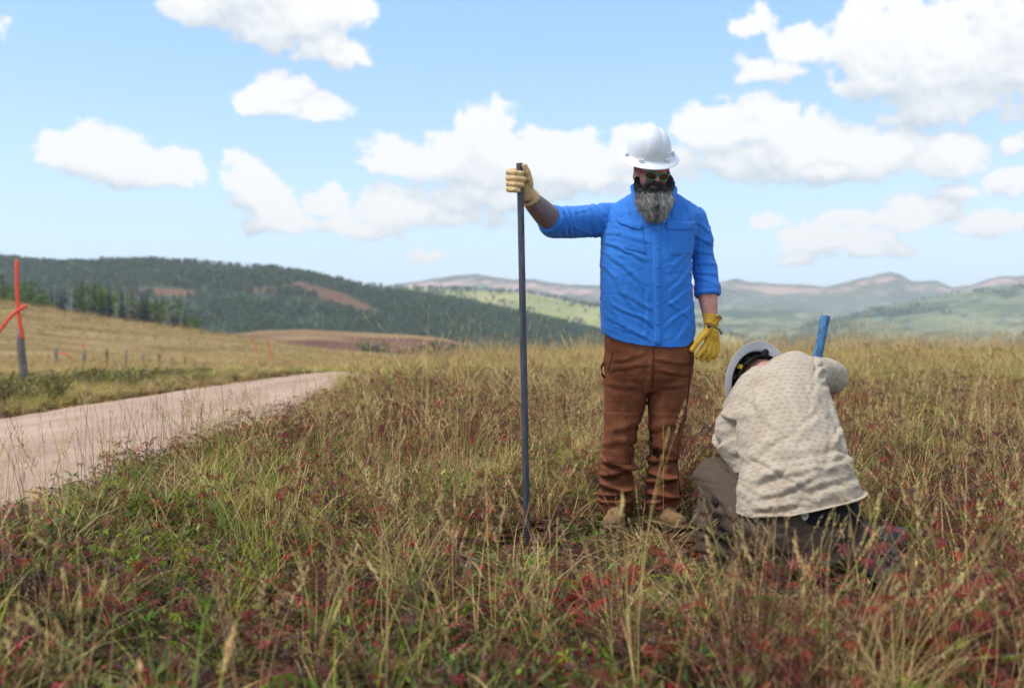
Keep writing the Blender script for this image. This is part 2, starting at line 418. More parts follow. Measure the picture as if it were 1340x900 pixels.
# ------------------------------------------------------------------ scatter by geometry nodes
def kinds(cname, protos):
    c = bpy.data.collections.new(cname)
    for i, (me, m) in enumerate(protos):
        o = bpy.data.objects.new('%s_%02d' % (cname, i), me)
        if m: me.materials.clear(); me.materials.append(m)
        c.objects.link(o)
    return c
def scatter(name, coll, pos, rot, scl, idx, label=None, parent=None):
    me = bpy.data.meshes.new(name)
    pos = np.asarray(pos, dtype=np.float32); n = len(pos)
    me.vertices.add(n); me.vertices.foreach_set('co', pos.ravel())
    for nm, ty, dat in (('rot', 'FLOAT_VECTOR', rot), ('scl', 'FLOAT_VECTOR', scl), ('idx', 'INT', idx)):
        a = me.attributes.new(nm, ty, 'POINT')
        if ty == 'INT': a.data.foreach_set('value', np.asarray(dat, dtype=np.int32))
        else: a.data.foreach_set('vector', np.asarray(dat, dtype=np.float32).ravel())
    o = link(name, me, parent); tag(o, kind='stuff', label=label)
    ng = bpy.data.node_groups.new('scatter_'+name, 'GeometryNodeTree')
    ng.interface.new_socket('Geometry', in_out='INPUT', socket_type='NodeSocketGeometry')
    ng.interface.new_socket('Geometry', in_out='OUTPUT', socket_type='NodeSocketGeometry')
    N = ng.nodes; L = ng.links
    a = N.new('NodeGroupInput'); z = N.new('NodeGroupOutput'); ip = N.new('GeometryNodeInstanceOnPoints')
    ci = N.new('GeometryNodeCollectionInfo'); ci.inputs['Collection'].default_value = coll
    ci.inputs['Separate Children'].default_value = True; ci.inputs['Reset Children'].default_value = True
    L.new(a.outputs[0], ip.inputs['Points']); L.new(ci.outputs[0], ip.inputs['Instance'])
    ip.inputs['Pick Instance'].default_value = True
    def na(nm, ty):
        x = N.new('GeometryNodeInputNamedAttribute'); x.data_type = ty; x.inputs[0].default_value = nm; return x.outputs[0]
    L.new(na('idx', 'INT'), ip.inputs['Instance Index'])
    L.new(na('rot', 'FLOAT_VECTOR'), ip.inputs['Rotation'])
    L.new(na('scl', 'FLOAT_VECTOR'), ip.inputs['Scale'])
    L.new(ip.outputs[0], z.inputs[0])
    md = o.modifiers.new('scatter', 'NODES'); md.node_group = ng
    return o
# ------------------------------------------------------------------ trees
class MB:
    """mesh accumulator with per-vertex colour"""
    def __init__(s): s.V = []; s.F = []; s.C = []; s.n = 0
    def add(s, V, F, C):
        V = np.asarray(V, dtype=float).reshape(-1, 3)
        s.V.append(V); s.F += [tuple(int(i)+s.n for i in f) for f in F]
        C = np.asarray(C, dtype=float)
        s.C.append(np.broadcast_to(C, V.shape).copy() if C.ndim == 1 else C); s.n += len(V)
    def mesh(s, name, smooth=False):
        return npmesh(name, np.vstack(s.V), s.F, np.vstack(s.C), smooth)
def cone_ring(mb, p0, r0, p1, r1, n, c0, c1):
    a = np.arange(n)*2*math.pi/n
    A = np.array(p0)+np.stack([np.cos(a)*r0, np.sin(a)*r0, 0*a], -1)
    B = np.array(p1)+np.stack([np.cos(a)*r1, np.sin(a)*r1, 0*a], -1)
    F = [(i, (i+1) % n, n+(i+1) % n, n+i) for i in range(n)]
    mb.add(np.vstack([A, B]), F, np.vstack([np.broadcast_to(c0, (n, 3)), np.broadcast_to(c1, (n, 3))]))
def conifer(rng, tiers=9, h=14, dense=9, dark=(.018, .036, .022), wid=.19):
    cr = MB(); tk = MB()
    cone_ring(tk, (0, 0, -1), .22, (0, 0, h*.97), .02, 6, (.10, .075, .055), (.10, .075, .055))
    for i in range(tiers):
        t = i/(tiers-1); z = h*(.10+.86*t); r = h*wid*(1-t)**.85*(.8+.4*rng.random())+.12
        m = max(4, int(dense*(1-t*.5)))
        for k in range(m):
            a = 2*math.pi*(k+rng.random()*.8)/m; rr = r*(.7+.5*rng.random()); w = rr*.42
            ca, sa = math.cos(a), math.sin(a); dz = -rr*(.30+.2*rng.random())
            zz = z+(rng.random()-.5)*h/tiers*.7
            V = [(0, 0, zz+.35), (ca*rr*.6-sa*w*.5, sa*rr*.6+ca*w*.5, zz+dz*.55), (ca*rr, sa*rr, zz+dz), (ca*rr*.6+sa*w*.5, sa*rr*.6-ca*w*.5, zz+dz*.55), (ca*rr*.5, sa*rr*.5, zz+dz*.5-w*.5)]
            c = np.array(dark)*(.7+.8*rng.random())
            cr.add(V, [(0, 1, 2), (0, 2, 3), (1, 4, 2), (3, 2, 4)], c)
    return cr, tk
def leafy(rng, h=11, n=420, col=(.075, .10, .028), wr=.30, leaf=.55, low=.22):
    cr = MB(); tk = MB()
    bark = (.42, .40, .34)
    cone_ring(tk, (0, 0, -1), .20, (0, 0, h*.9), .04, 6, bark, bark)
    for k in range(6):
        a = rng.random()*6.28; z = h*(.3+.08*k); L = h*.2
        p = np.array([0, 0, z]); q = p+np.array([math.cos(a)*L, math.sin(a)*L, L*.9])
        e = np.array([[.06, 0, 0], [-.03, .05, 0], [-.03, -.05, 0]])
        tk.add(np.vstack([p+e, q+e*.3]), [(0, 1, 4, 3), (1, 2, 5, 4), (2, 0, 3, 5)], bark)
    lumps = [(np.array([(rng.random()-.5)*h*wr*.9, (rng.random()-.5)*h*wr*.9, h*(low+.1+.68*rng.random())]), h*(.09+.08*rng.random())) for _ in range(11)]
    for k in range(n):
        c, r = lumps[int(rng.random()*len(lumps))]
        d = rng.normal(size=3); d /= np.linalg.norm(d); p = c+d*r*(.75+.35*rng.random())
        a = rng.normal(size=3); a /= np.linalg.norm(a); b = np.cross(a, rng.normal(size=3)); b /= np.linalg.norm(b)
        s = leaf*(.5+.8*rng.random())
        cc = np.array(col)*(.65+.8*rng.random())
        cr.add([p+a*s, p+b*s*.7, p-a*s*.8, p-b*s*.6], [(0, 1, 2, 3)], cc)
    return cr, tk
M_leaf = leafmat('foliage', .22, .3); M_needle = leafmat('needles', .3, .12); M_bark = pmat('bark', None, rough=.95, spec=.1, mottle=(3, .3))
rr_ = np.random.default_rng(11)
# distant woods: joined crown and trunk, instanced
fp = []
for i in range(4):
    cr, tk = conifer(rr_, 6, 12, 5, (.034, .080, .054), .17); cr.add(np.vstack(tk.V), tk.F, np.vstack(tk.C)); fp.append((cr.mesh('far_conifer%d' % i), M_needle))
for i, c in enumerate(((.075, .135, .065), (.105, .155, .065), (.055, .120, .06))):
    cr, tk = leafy(rr_, 10, 60, c, .34, 1.5); cr.add(np.vstack(tk.V), tk.F, np.vstack(tk.C)); fp.append((cr.mesh('far_aspen%d' % i), M_leaf))
cr, tk = leafy(rr_, 9, 14, (.36, .36, .33), .3, .8); cr.add(np.vstack(tk.V), tk.F, np.vstack(tk.C)); fp.append((cr.mesh('bare_aspen'), M_leaf))
FARK = kinds('distant_tree', fp)
def wood(name, zf, n, smin, smax, ymin, ymax, mask, seed, label, sc=(.7, 1.25), mixf=None):
    rg = np.random.default_rng(seed)
    s = rg.uniform(smin, smax, n); y = rg.uniform(ymin, ymax, n); X = s*y
    Z = zf(s, X, y); k = mask(X, y, Z); X, y, Z = X[k], y[k], Z[k]; m = len(X)
    sel = fbm(X/90, y/90, 3, seed) + rg.normal(0, .08, m)
    idx = np.where(sel < .48, rg.integers(0, 4, m), rg.integers(4, 7, m)); idx = np.where(rg.random(m) < .05+.12*(sel > .6), 7, idx)
    if mixf: idx = mixf(idx, rg, m)
    rot = np.stack([0*X, 0*X, rg.uniform(0, 6.28, m)], -1)
    h = rg.uniform(*sc, m); scl = np.stack([h*rg.uniform(.8, 1.3, m), h*rg.uniform(.8, 1.3, m), h], -1)
    return scatter(name, FARK, np.stack([X, y, Z], -1), rot, scl, idx, label)
wood('hillside_forest', forest_f, 46000, -1.05, .45, 860, 1530,
     lambda X, y, Z: ~clearing(*to_px(X, y, Z)), 201, 'dark conifer and aspen forest covering the hill on the left', (.50, .92))
wood('ridge_woodland', ridge_f, 6000, -.3, .35, 1650, 2520,
     lambda X, y, Z: (wood_mask(X, y, 300, 92, .42, .5) > .5) | (np.random.default_rng(3).random(len(X)) < .06), 203, 'scattered woodland on the pale green ridge', (.6, 1.0))  # trees follow the ridge's painted cloud-shadow patches, plus a few strays
wood('valley_woodland', rslope_f, 9000, .1, 1.0, 1650, 3040,
     lambda X, y, Z: (wood_mask(X, y, 154, 115, .46, .54) > .5), 205, 'scattered woodland on the hazy hill at the right', (.6, 1.0))

# trees one can tell apart: the stand behind the golden hill
def tree_proto(kind, seed):
    rg = np.random.default_rng(seed)
    if kind == 'conifer': a, b = conifer(rg, 15, 14, 15, (.014, .027, .020), .17)
    elif kind == 'aspen': a, b = leafy(rg, 11, 560, (.11, .155, .036), .34, .38)
    elif kind == 'pale': a, b = leafy(rg, 11, 150, (.20, .19, .14), .24, .30)
    else: a, b = leafy(rg, 7, 620, (.050, .085, .032), .75, .40, .02)
    return a.mesh(kind+'_crown'), b.mesh(kind+'_trunk')
TP = {k: [tree_proto(k, 300+i*7+j) for i in range(3)] for j, k in enumerate(('conifer', 'aspen', 'pale', 'bush'))}
def add_tree(kind, px, ytop, Y, gz, name, label, group, wf=1):
    h0 = {'conifer': 14, 'aspen': 10.5, 'pale': 10.5, 'bush': 6.6}[kind]
    X = (px-670)/FP*Y; zt = CH+(HY-ytop)/FP*Y; h = max(3, zt-gz)
    o = empty(name, (X, Y, gz)); s = h/h0; o.rotation_euler = (0, 0, random.uniform(0, 6.28))
    tag(o, label, 'tree', group)
    cm, tm = random.choice(TP[kind])
    for nm, me, m in (('trunk', tm, M_bark), ('crown', cm, M_needle if kind == 'conifer' else M_leaf)):
        c = bpy.data.objects.new(nm, me); COL.objects.link(c); c.parent = o
        if not me.materials: me.materials.append(m)
    o.scale = (s*wf, s*wf, s)
    return o
rt = random.Random(5)
gz400 = lambda px, Y: float(ground_z((px-670)/FP*Y, Y))
ORD = 'first second third fourth fifth sixth seventh eighth ninth tenth eleventh twelfth thirteenth fourteenth fifteenth sixteenth seventeenth eighteenth nineteenth twentieth'.split()
ORD += ['twenty-'+q for q in ORD[:9]]+['thirtieth']+['thirty-'+q for q in ORD[:9]]+['fortieth']+['forty-'+q for q in ORD[:9]]+['fiftieth']
STAND = []
for px in range(-60, 262, 7):
    kind = rt.choice(['conifer', 'conifer', 'conifer', 'conifer', 'aspen', 'aspen', 'pale'] if px > 60 else ['aspen', 'aspen', 'conifer'])
    base = float(np.interp(px, [-60, 0, 60, 110, 160, 200, 235, 262], [357, 362, 374, 366, 376, 385, 398, 414]))
    STAND.append((kind, px+rt.uniform(-3, 3), base+rt.uniform(-6, 8)+(14 if kind == 'aspen' else -1), rt.uniform(330, 420)))
LBL = {'conifer': 'dark spruce', 'aspen': 'green aspen', 'pale': 'thin pale half-bare aspen'}
for i, (kind, px, yt, Y) in enumerate(STAND):
    add_tree(kind, px, yt, Y, gz400(px, Y)-1, {'conifer': 'spruce_tree', 'aspen': 'aspen_tree', 'pale': 'bare_aspen_tree'}[kind],
             LBL[kind]+', '+ORD[i]+' tree from the left behind the golden hill', {'conifer': 'dark spruces behind the golden hill', 'aspen': 'green aspens behind the golden hill', 'pale': 'pale aspens behind the golden hill'}[kind], 1.0 if kind == 'aspen' else .9)
for i, (px, yt) in enumerate([(474,451),(484,449),(494,448),(503,450),(516,455),(528,456),(540,454),(551,449),(562,447),(573,448),(585,452),(597,450),(610,452),(625,450),(640,453),(656,452),(672,455),(690,455),(708,457),(726,459),(745,458),(765,462)]):
    Y = 520+rt.uniform(-20, 30)
    add_tree('bush' if i % 3 else 'aspen', px, yt, Y, CH+(HY-478)/FP*Y, 'leafy_tree', 'low bushy tree beyond the field edge, '+ORD[i]+' from the left in its row', 'bushy trees beyond the field edge', 1.1)

# ------------------------------------------------------------------ fence posts and orange markers
def tubeV(pts, rad, n=10, cap=True, ell=None, ref=(0, 0, 1), round_=True):
    """closed tapered tube through pts; rad: floats or (ra, rb); returns V, F"""
    pts = [np.array(p, dtype=float) for p in pts]; rad = [(r, r) if not hasattr(r, '__len__') else r for r in rad]
    m = len(pts); rings = []; ref = np.array(ref, dtype=float)
    T = []
    for i in range(m):
        t = pts[min(i+1, m-1)]-pts[max(i-1, 0)]; T.append(t/max(np.linalg.norm(t), 1e-9))
    seq = []
    if round_:
        for q in (.0, .45, .8): seq.append((pts[0]-T[0]*min(rad[0])*(1-q)*.95, T[0], (rad[0][0]*math.sqrt(max(0.02, 1-(1-q)**2)), rad[0][1]*math.sqrt(max(.02, 1-(1-q)**2)))))
    for i in range(m): seq.append((pts[i], T[i], rad[i]))
    if round_:
        for q in (.8, .45, .0): seq.append((pts[-1]+T[-1]*min(rad[-1])*(1-q)*.95, T[-1], (rad[-1][0]*math.sqrt(max(0.02, 1-(1-q)**2)), rad[-1][1]*math.sqrt(max(.02, 1-(1-q)**2)))))
    V = []
    a = np.arange(n)*2*math.pi/n
    for p, t, (ra, rb) in seq:
        A = np.cross(ref, t)
        if np.linalg.norm(A) < 1e-3: A = np.cross((0, 1, 0), t)
        A /= np.linalg.norm(A); B = np.cross(t, A)
        V.append(p+np.outer(np.cos(a)*ra, A)+np.outer(np.sin(a)*rb, B))
    k = len(seq); F = []
    for i in range(k-1):
        for j in range(n): F.append((i*n+j, i*n+(j+1) % n, (i+1)*n+(j+1) % n, (i+1)*n+j))
    F.append(tuple(range(n))[::-1]); F.append(tuple((k-1)*n+j for j in range(n)))
    return np.vstack(V), F
def objmesh(name, parts, m, parent=None, smooth=True, col=None):
    V = []; F = []; n = 0
    for v, f in parts: V.append(np.asarray(v)); F += [tuple(i+n for i in q) for q in f]; n += len(v)
    me = npmesh(name, np.vstack(V), F, None, smooth)
    return link(name, me, parent, m)
def wfn(t, tc, c, b):
    st = t.v('MULTIPLY', tc, (40, 40, 4)); n = t.noise(st, 1, 5, .65)
    return t.ramp(n, [(.3, (.07, .055, .05)), (.5, (.20, .165, .145)), (.75, (.34, .29, .26))])
M_wood = pmat('weathered_wood', (.2, .2, .2), rough=.95, spec=.1, fn=wfn, bump=(30, .5, .01))
M_wood2 = pmat('mossy_wood', (.085, .095, .06), rough=.95, spec=.1, mottle=(8, .5), bump=(30, .5, .01))
M_orange = pmat('orange_plastic', (.85, .085, .035), rough=.45, spec=.4, mottle=(5, .08))
def post(px, yt, Y, h, r, lean, label, group=None, m=M_wood, name='fence_post'):
    top = np.array(P(px, yt, Y)); bot = top-np.array([-lean, 0, h])
    rgp = random.Random(int(px*7)); pts = [bot*(1-t)+top*t+np.array([rgp.uniform(-1, 1), rgp.uniform(-1, 1), 0])*r*.18 for t in (0, .25, .5, .75, 1)]
    V, F = tubeV(pts, [r*1.1, r, r*1.02, r*.95, r*.9], 9, ref=(0, 1, 0), round_=False)
    o = objmesh(name, [(V-bot, F)], m); o.location = bot; tag(o, label, 'fence post', group); return o
post(26, 430, 21.5, 1.25, .085, .10, 'thick weathered grey leaning fence post at far left beside the road verge')
FP_ = [(73,454,56,M_wood,'grey fence post nearest to the thick leaning post, second from left'),(110,459,59,M_wood,'thin dark fence post third from left with an orange marker over it'),(140,457,63,M_wood2,'dark green-stained fence post fourth from left'),(165,458,67,M_wood,'pale grey fence post fifth from left'),(188,461,70,M_wood,'fence post sixth from left in the row by the verge'),(208,463,73,M_wood2,'fence post seventh from left in the row by the verge'),(225,466,76,M_wood,'pale fence post eighth from left in the row by the verge'),(242,467,80,M_wood2,'fence post ninth from left in the row by the verge'),(254,470,84,M_wood,'fence post tenth from left in the row by the verge'),(267,471,88,M_wood,'fence post eleventh from left in the row by the verge')]
for px, yt, Y, m, lb in FP_: post(px, yt, Y, 1.7, .105, random.uniform(-.05, .05), lb, 'row of fence posts beyond the road', m)
for j, (px, yt, Y) in enumerate(((285,473,95),(300,474,103),(316,474,112),(331,474,122),(347,474,135))):
    post(px, yt, Y, 1.7, .10, 0, 'small distant fence post, '+ORD[j+11]+' from the left in the row', 'distant fence posts in the row')
def wand(pts, r, label, Y):
    w = [np.array(P(px, py, Y+dy)) for px, py, dy in pts]
    # smooth the curve
    q = []; m = len(w)
    for i in range(m-1):
        p0, p1, p2, p3 = w[max(i-1, 0)], w[i], w[i+1], w[min(i+2, m-1)]
        for t in np.linspace(0, 1, 6, endpoint=False): q.append(.5*((2*p1)+(-p0+p2)*t+(2*p0-5*p1+4*p2-p3)*t*t+(-p0+3*p1-3*p2+p3)*t**3))
    q.append(w[-1])
    base = q[-1]; V, F = tubeV([p-base for p in q], [(r, r*.45)]*len(q), 8, ref=(0, 1, 0))
    o = objmesh('marker_wand', [(V, F)], M_orange); o.location = base
    tag(o, label, 'road marker', 'orange marker wands along the fence'); return o
wand([(22,341,0),(22,370,0),(24,405,0),(29,442,0)], .042, 'tall upright orange marker wand fixed to the thick leaning post', 21.3)
wand([(34,400,0),(20,409,0),(6,424,0),(-14,452,0)], .036, 'curved orange marker wand crossing the upright one at far left', 21.0)
wand([(77,462,0),(84,462,0),(90,466,0),(94,471,.3)], .038, 'small bent orange marker wand just right of the second fence post', 55)
wand([(109,450,0),(110,458,0)], .035, 'short orange marker wand on the third fence post', 58.9)
wand([(330,443,0),(333,450,0),(337,462,0)], .05, 'faint orange marker wand far along the fence, left of a pair', 105)
wand([(349,446,0),(352,452,0),(354,472,0)], .05, 'faint orange marker wand far along the fence, right of a pair', 105)
# ------------------------------------------------------------------ figure building
def ell(c, r, rot=None, nu=18, nv=12):
    a = np.linspace(0, 2*math.pi, nu, endpoint=False); b = np.linspace(0, math.pi, nv+1)[1:-1]
    V = [np.array([0, 0, 1.])]
    for q in b: V += [np.array([math.sin(q)*math.cos(t), math.sin(q)*math.sin(t), math.cos(q)]) for t in a]
    V.append(np.array([0, 0, -1.])); V = np.array(V)*np.array(r)
    if rot is not None: V = V @ np.array(Euler(rot).to_matrix()).T
    F = [(0, 1+i, 1+(i+1) % nu) for i in range(nu)]
    m = len(b)
    for k in range(m-1):
        for i in range(nu): F.append((1+k*nu+i, 1+(k+1)*nu+i, 1+(k+1)*nu+(i+1) % nu, 1+k*nu+(i+1) % nu))
    L = len(V)-1
    F += [(L, 1+(m-1)*nu+(i+1) % nu, 1+(m-1)*nu+i) for i in range(nu)]
    return V+np.array(c), F
def rings(lst, n=36):
    """horizontal superellipse loft; (z, cx, cy, hx, hy, e)"""
    a = np.arange(n)*2*math.pi/n; V = []
    for z, cx, cy, hx, hy, e in lst:
        c, s = np.cos(a), np.sin(a)
        V.append(np.stack([cx+np.sign(c)*np.abs(c)**(2/e)*hx, cy+np.sign(s)*np.abs(s)**(2/e)*hy, 0*a+z], -1))
    k = len(lst); F = [(i*n+j, i*n+(j+1) % n, (i+1)*n+(j+1) % n, (i+1)*n+j) for i in range(k-1) for j in range(n)]
    F.append(tuple(range(n))[::-1]); F.append(tuple((k-1)*n+j for j in range(n)))
    return np.vstack(V), F
def pxr(lst, Y0, shrink=0):
    """(py, xl, xr, hy, dy, e) in photo px at depth Y0"""
    out = []
    for py, xl, xr, hy, dy, e in lst:
        z = CH+(HY-py)/FP*Y0; k = Y0/FP
        out.append((z, ((xl+xr)/2-670)*k, Y0+dy, (xr-xl)/2*k-shrink, hy-shrink, e))
    return out
def tb(pts, rad, n=16, ref=(0, 0, 1)): return tubeV([np.array(p) for p in pts], rad, n, ref=ref)
def xf(part, M):
    V, F = part; M = np.array(M); return V @ M[:3, :3].T+M[:3, 3], F
def fuse(name, parts, m, parent, voxel=.005, smooth=5, disp=None, f=.5, link_=True):
    V = []; F = []; n = 0
    for v, fc in parts: V.append(np.asarray(v)); F += [tuple(i+n for i in q) for q in fc]; n += len(v)
    me = npmesh('tmp', np.vstack(V), F)
    bm = bmesh.new(); bm.from_mesh(me); bmesh.ops.recalc_face_normals(bm, faces=bm.faces); bm.to_mesh(me); bm.free()
    o = bpy.data.objects.new('tmp', me); COL.objects.link(o)
    r = o.modifiers.new('r', 'REMESH'); r.mode = 'VOXEL'; r.voxel_size = voxel
    if smooth: s = o.modifiers.new('s', 'SMOOTH'); s.iterations = smooth; s.factor = f
    dg = bpy.context.evaluated_depsgraph_get()
    e = o.evaluated_get(dg); out = bpy.data.meshes.new_from_object(e); out.name = name
    bpy.data.objects.remove(o); bpy.data.meshes.remove(me)
    if disp:
        nv = len(out.vertices); co = np.empty(nv*3, dtype=np.float32); no = np.empty(nv*3, dtype=np.float32)
        out.vertices.foreach_get('co', co); out.vertex_normals.foreach_get('vector', no)
        co = disp(co.reshape(-1, 3).astype(float), no.reshape(-1, 3).astype(float))
        out.vertices.foreach_set('co', co.astype(np.float32).ravel()); out.update()
    out.polygons.foreach_set('use_smooth', np.ones(len(out.polygons), dtype=bool))
    return link(name, out, parent, m) if link_ else out
def folds(co, lst, side=None):
    """lst of (x0,z0,x1,z1,w,amp) in metres; returns height field summed over the folds"""
    h = np.zeros(len(co)); x, z = co[:, 0], co[:, 2]
    wx = (fbm(x*11, z*11, 3, 301)-.5)*.030; wz = (fbm(x*11, z*11, 3, 305)-.5)*.030
    x = x+wx; z = z+wz
    for x0, z0, x1, z1, w, a in lst:
        dx, dz = x1-x0, z1-z0; L = math.hypot(dx, dz)+1e-9
        t = ((x-x0)*dx+(z-z0)*dz)/L/L; s = ((x-x0)*dz-(z-z0)*dx)/L
        end = np.clip(np.minimum(t, 1-t)*4+.35, 0, 1)*(t > -.1)*(t < 1.1); end = end*end*(3-2*end)
        h += a*end*(np.exp(-(s/w)**2)-.75*np.exp(-((s-1.5*w)/(.62*w))**2))
    return h
def pxf(lst, Y0):
    k = Y0/FP
    return [((a-670)*k, CH+(HY-b)*k, (c-670)*k, CH+(HY-d)*k, w*k, amp) for a, b, c, d, w, amp in lst]
from mathutils.bvhtree import BVHTree
def bvh_of(o):
    me = o.data; return BVHTree.FromPolygons([v.co.copy() for v in me.vertices], [tuple(p.vertices) for p in me.polygons])
def drape(name, bvh, quad, nu, nv, off, m, parent, Y0, edge=.004, shape=None, y_from=-1.0, lab=None):
    """a thin cloth piece laid on a surface; quad = photo px corners tl,tr,br,bl"""
    k = Y0/FP; tl, tr, br, bl = [np.array(q, dtype=float) for q in quad]; V = []; N = []
    for j in range(nv+1):
        for i in range(nu+1):
            u, v = i/nu, j/nv
            if shape: u2, v2 = shape(u, v)
            else: u2, v2 = u, v
            p = (tl*(1-u2)+tr*u2)*(1-v2)+(bl*(1-u2)+br*u2)*v2
            x, z = (p[0]-670)*k, CH+(HY-p[1])*k
            hit = bvh.ray_cast(Vector((x, Y0+y_from, z)), Vector((0, 1, 0)))
            if hit[0] is None:
                hit = bvh.find_nearest(Vector((x, Y0-.12, z)))
            V.append(np.array(hit[0])); N.append(np.array(hit[1]))
    V = np.array(V).reshape(nv+1, nu+1, 3); N = np.array(N).reshape(nv+1, nu+1, 3)
    bord = np.zeros((nv+1, nu+1), bool); bord[0] = bord[-1] = True; bord[:, 0] = bord[:, -1] = True
    O = np.where(bord[..., None], V-N*edge*.5, V+N*off)
    F = [(j*(nu+1)+i, (j+1)*(nu+1)+i, (j+1)*(nu+1)+i+1, j*(nu+1)+i+1) for j in range(nv) for i in range(nu)]
    me = npmesh(name, O.reshape(-1, 3), F, None, True); o = link(name, me, parent, m)
    sd_ = o.modifiers.new('thick', 'SOLIDIFY'); sd_.thickness = .002; sd_.offset = -1
    return o

# materials of the two figures
def weave(scale, strength=.25, dist=.002, wr=(16, .5, .006)):
    def f(t, tc, c, b):
        n1 = t.noise(tc, wr[0], 5, .62, .6); n2 = t.noise(tc, scale, 3, .6)
        h = t.m('MULTIPLY_ADD', n1, 1.0, t.m('MULTIPLY', n2, .12))
        bp = t.n('ShaderNodeBump'); bp.inputs['Strength'].default_value = wr[1]; bp.inputs['Distance'].default_value = wr[2]*2.4
        t.set(bp.inputs['Height'], h); t.t.links.new(bp.outputs[0], b.inputs['Normal']); return c
    return f
M_shirt = pmat('blue_cotton', (.034, .19, .60), rough=.8, spec=.15, mottle=(6, .07), sheen=.15, fn=weave(500, wr=(28, .30, .004)))
M_button = pmat('blue_button', (.03, .16, .50), rough=.4, spec=.5)
def canvasf(t, tc, c, b):
    n = t.noise(tc, 7, 5, .65); c = t.ramp(n, [(.28, (.100, .034, .016)), (.5, (.185, .062, .028)), (.75, (.255, .098, .050))])
    return weave(400, wr=(15, .7, .006))(t, tc, c, b)
M_trous = pmat('brown_canvas', (.12, .04, .02), rough=.9, spec=.12, fn=canvasf)
M_seam = pmat('brown_thread', (.055, .022, .012), rough=.9, spec=.1)
def skinf(t, tc, c, b):
    n = t.noise(tc, 30, 5, .6); sk = t.ramp(n, [(.3, (.42, .17, .12)), (.7, (.58, .29, .215))])
    sp = t.n('ShaderNodeSeparateXYZ', i_Vector=tc)
    arm = t.m('SUBTRACT', 1, t.smooth(sp.outputs[0], .255, .27))
    st = t.noise(tc, 26, 3, .6, 2.6); ink = t.ramp(st, [(.38, .15), (.43, 1.0), (.47, 1.0), (.50, .1), (.56, .15), (.59, .95), (.64, .9), (.67, .1)])
    sk = t.mix(t.m('MULTIPLY', arm, .62), sk, (.235, .215, .235, 1))
    ink = t.m('MULTIPLY', t.m('MULTIPLY', ink, .72), arm)
    return t.mix(ink, sk, (.045, .052, .075, 1))
M_skin = pmat('weathered_skin', (.4, .2, .15), rough=.55, spec=.35, fn=skinf, bump=(90, .25, .003))
M_beard = pmat('beard_hair', None, rough=.6, spec=.3)
M_hat = pmat('white_plastic', (.70, .71, .72), rough=.32, spec=.5, mottle=(9, .05), coat=.15)
M_hatin = pmat('hat_shade_and_straps', (.12, .105, .09), rough=.8, mottle=(14, .3))  # grey-brown of the crown straps and of the shade painted inside the shell
M_black = pmat('black_webbing', (.016, .015, .015), rough=.85, spec=.12, bump=(60, .4, .003))
M_yel = pmat('yellow_plastic', (.72, .46, .03), rough=.5)
M_glY = pmat('yellow_leather', (.66, .37, .035), rough=.65, spec=.3, mottle=(22, .22), bump=(45, .8, .006))
M_glT = pmat('tan_leather', (.62, .42, .20), rough=.7, spec=.3, mottle=(22, .2), bump=(45, .8, .006))
M_boot = pmat('tan_suede', (.25, .145, .065), rough=.85, spec=.2, mottle=(20, .3), bump=(60, .5, .004))
M_sole = pmat('brown_rubber', (.16, .105, .06), rough=.8, spec=.3, mottle=(20, .25))
M_lace = pmat('brown_lace', (.08, .05, .03), rough=.9)
M_steel = None
def steelf(t, tc, c, b):
    st = t.v('MULTIPLY', tc, (60, 60, 9)); n = t.noise(st, 1, 6, .7)
    b.inputs['Metallic'].default_value = .35
    return t.ramp(n, [(.25, (.022, .022, .026)), (.55, (.075, .078, .095)), (.78, (.20, .20, .23)), (.9, (.12, .07, .045))])
M_steel = pmat('scuffed_steel', (.05, .05, .05), rough=.5, spec=.5, fn=steelf, bump=(80, .3, .002))
def bluepf(t, tc, c, b):
    n = t.noise(t.v('MULTIPLY', tc, (50, 50, 22)), 1, 6, .75)
    return t.ramp(n, [(.30, (.03, .035, .045)), (.44, (.05, .12, .22)), (.60, (.09, .26, .50)), (.8, (.22, .40, .58))])
M_bluepipe = pmat('worn_blue_paint', (.1, .3, .5), rough=.5, spec=.4, fn=bluepf, bump=(60, .3, .002))

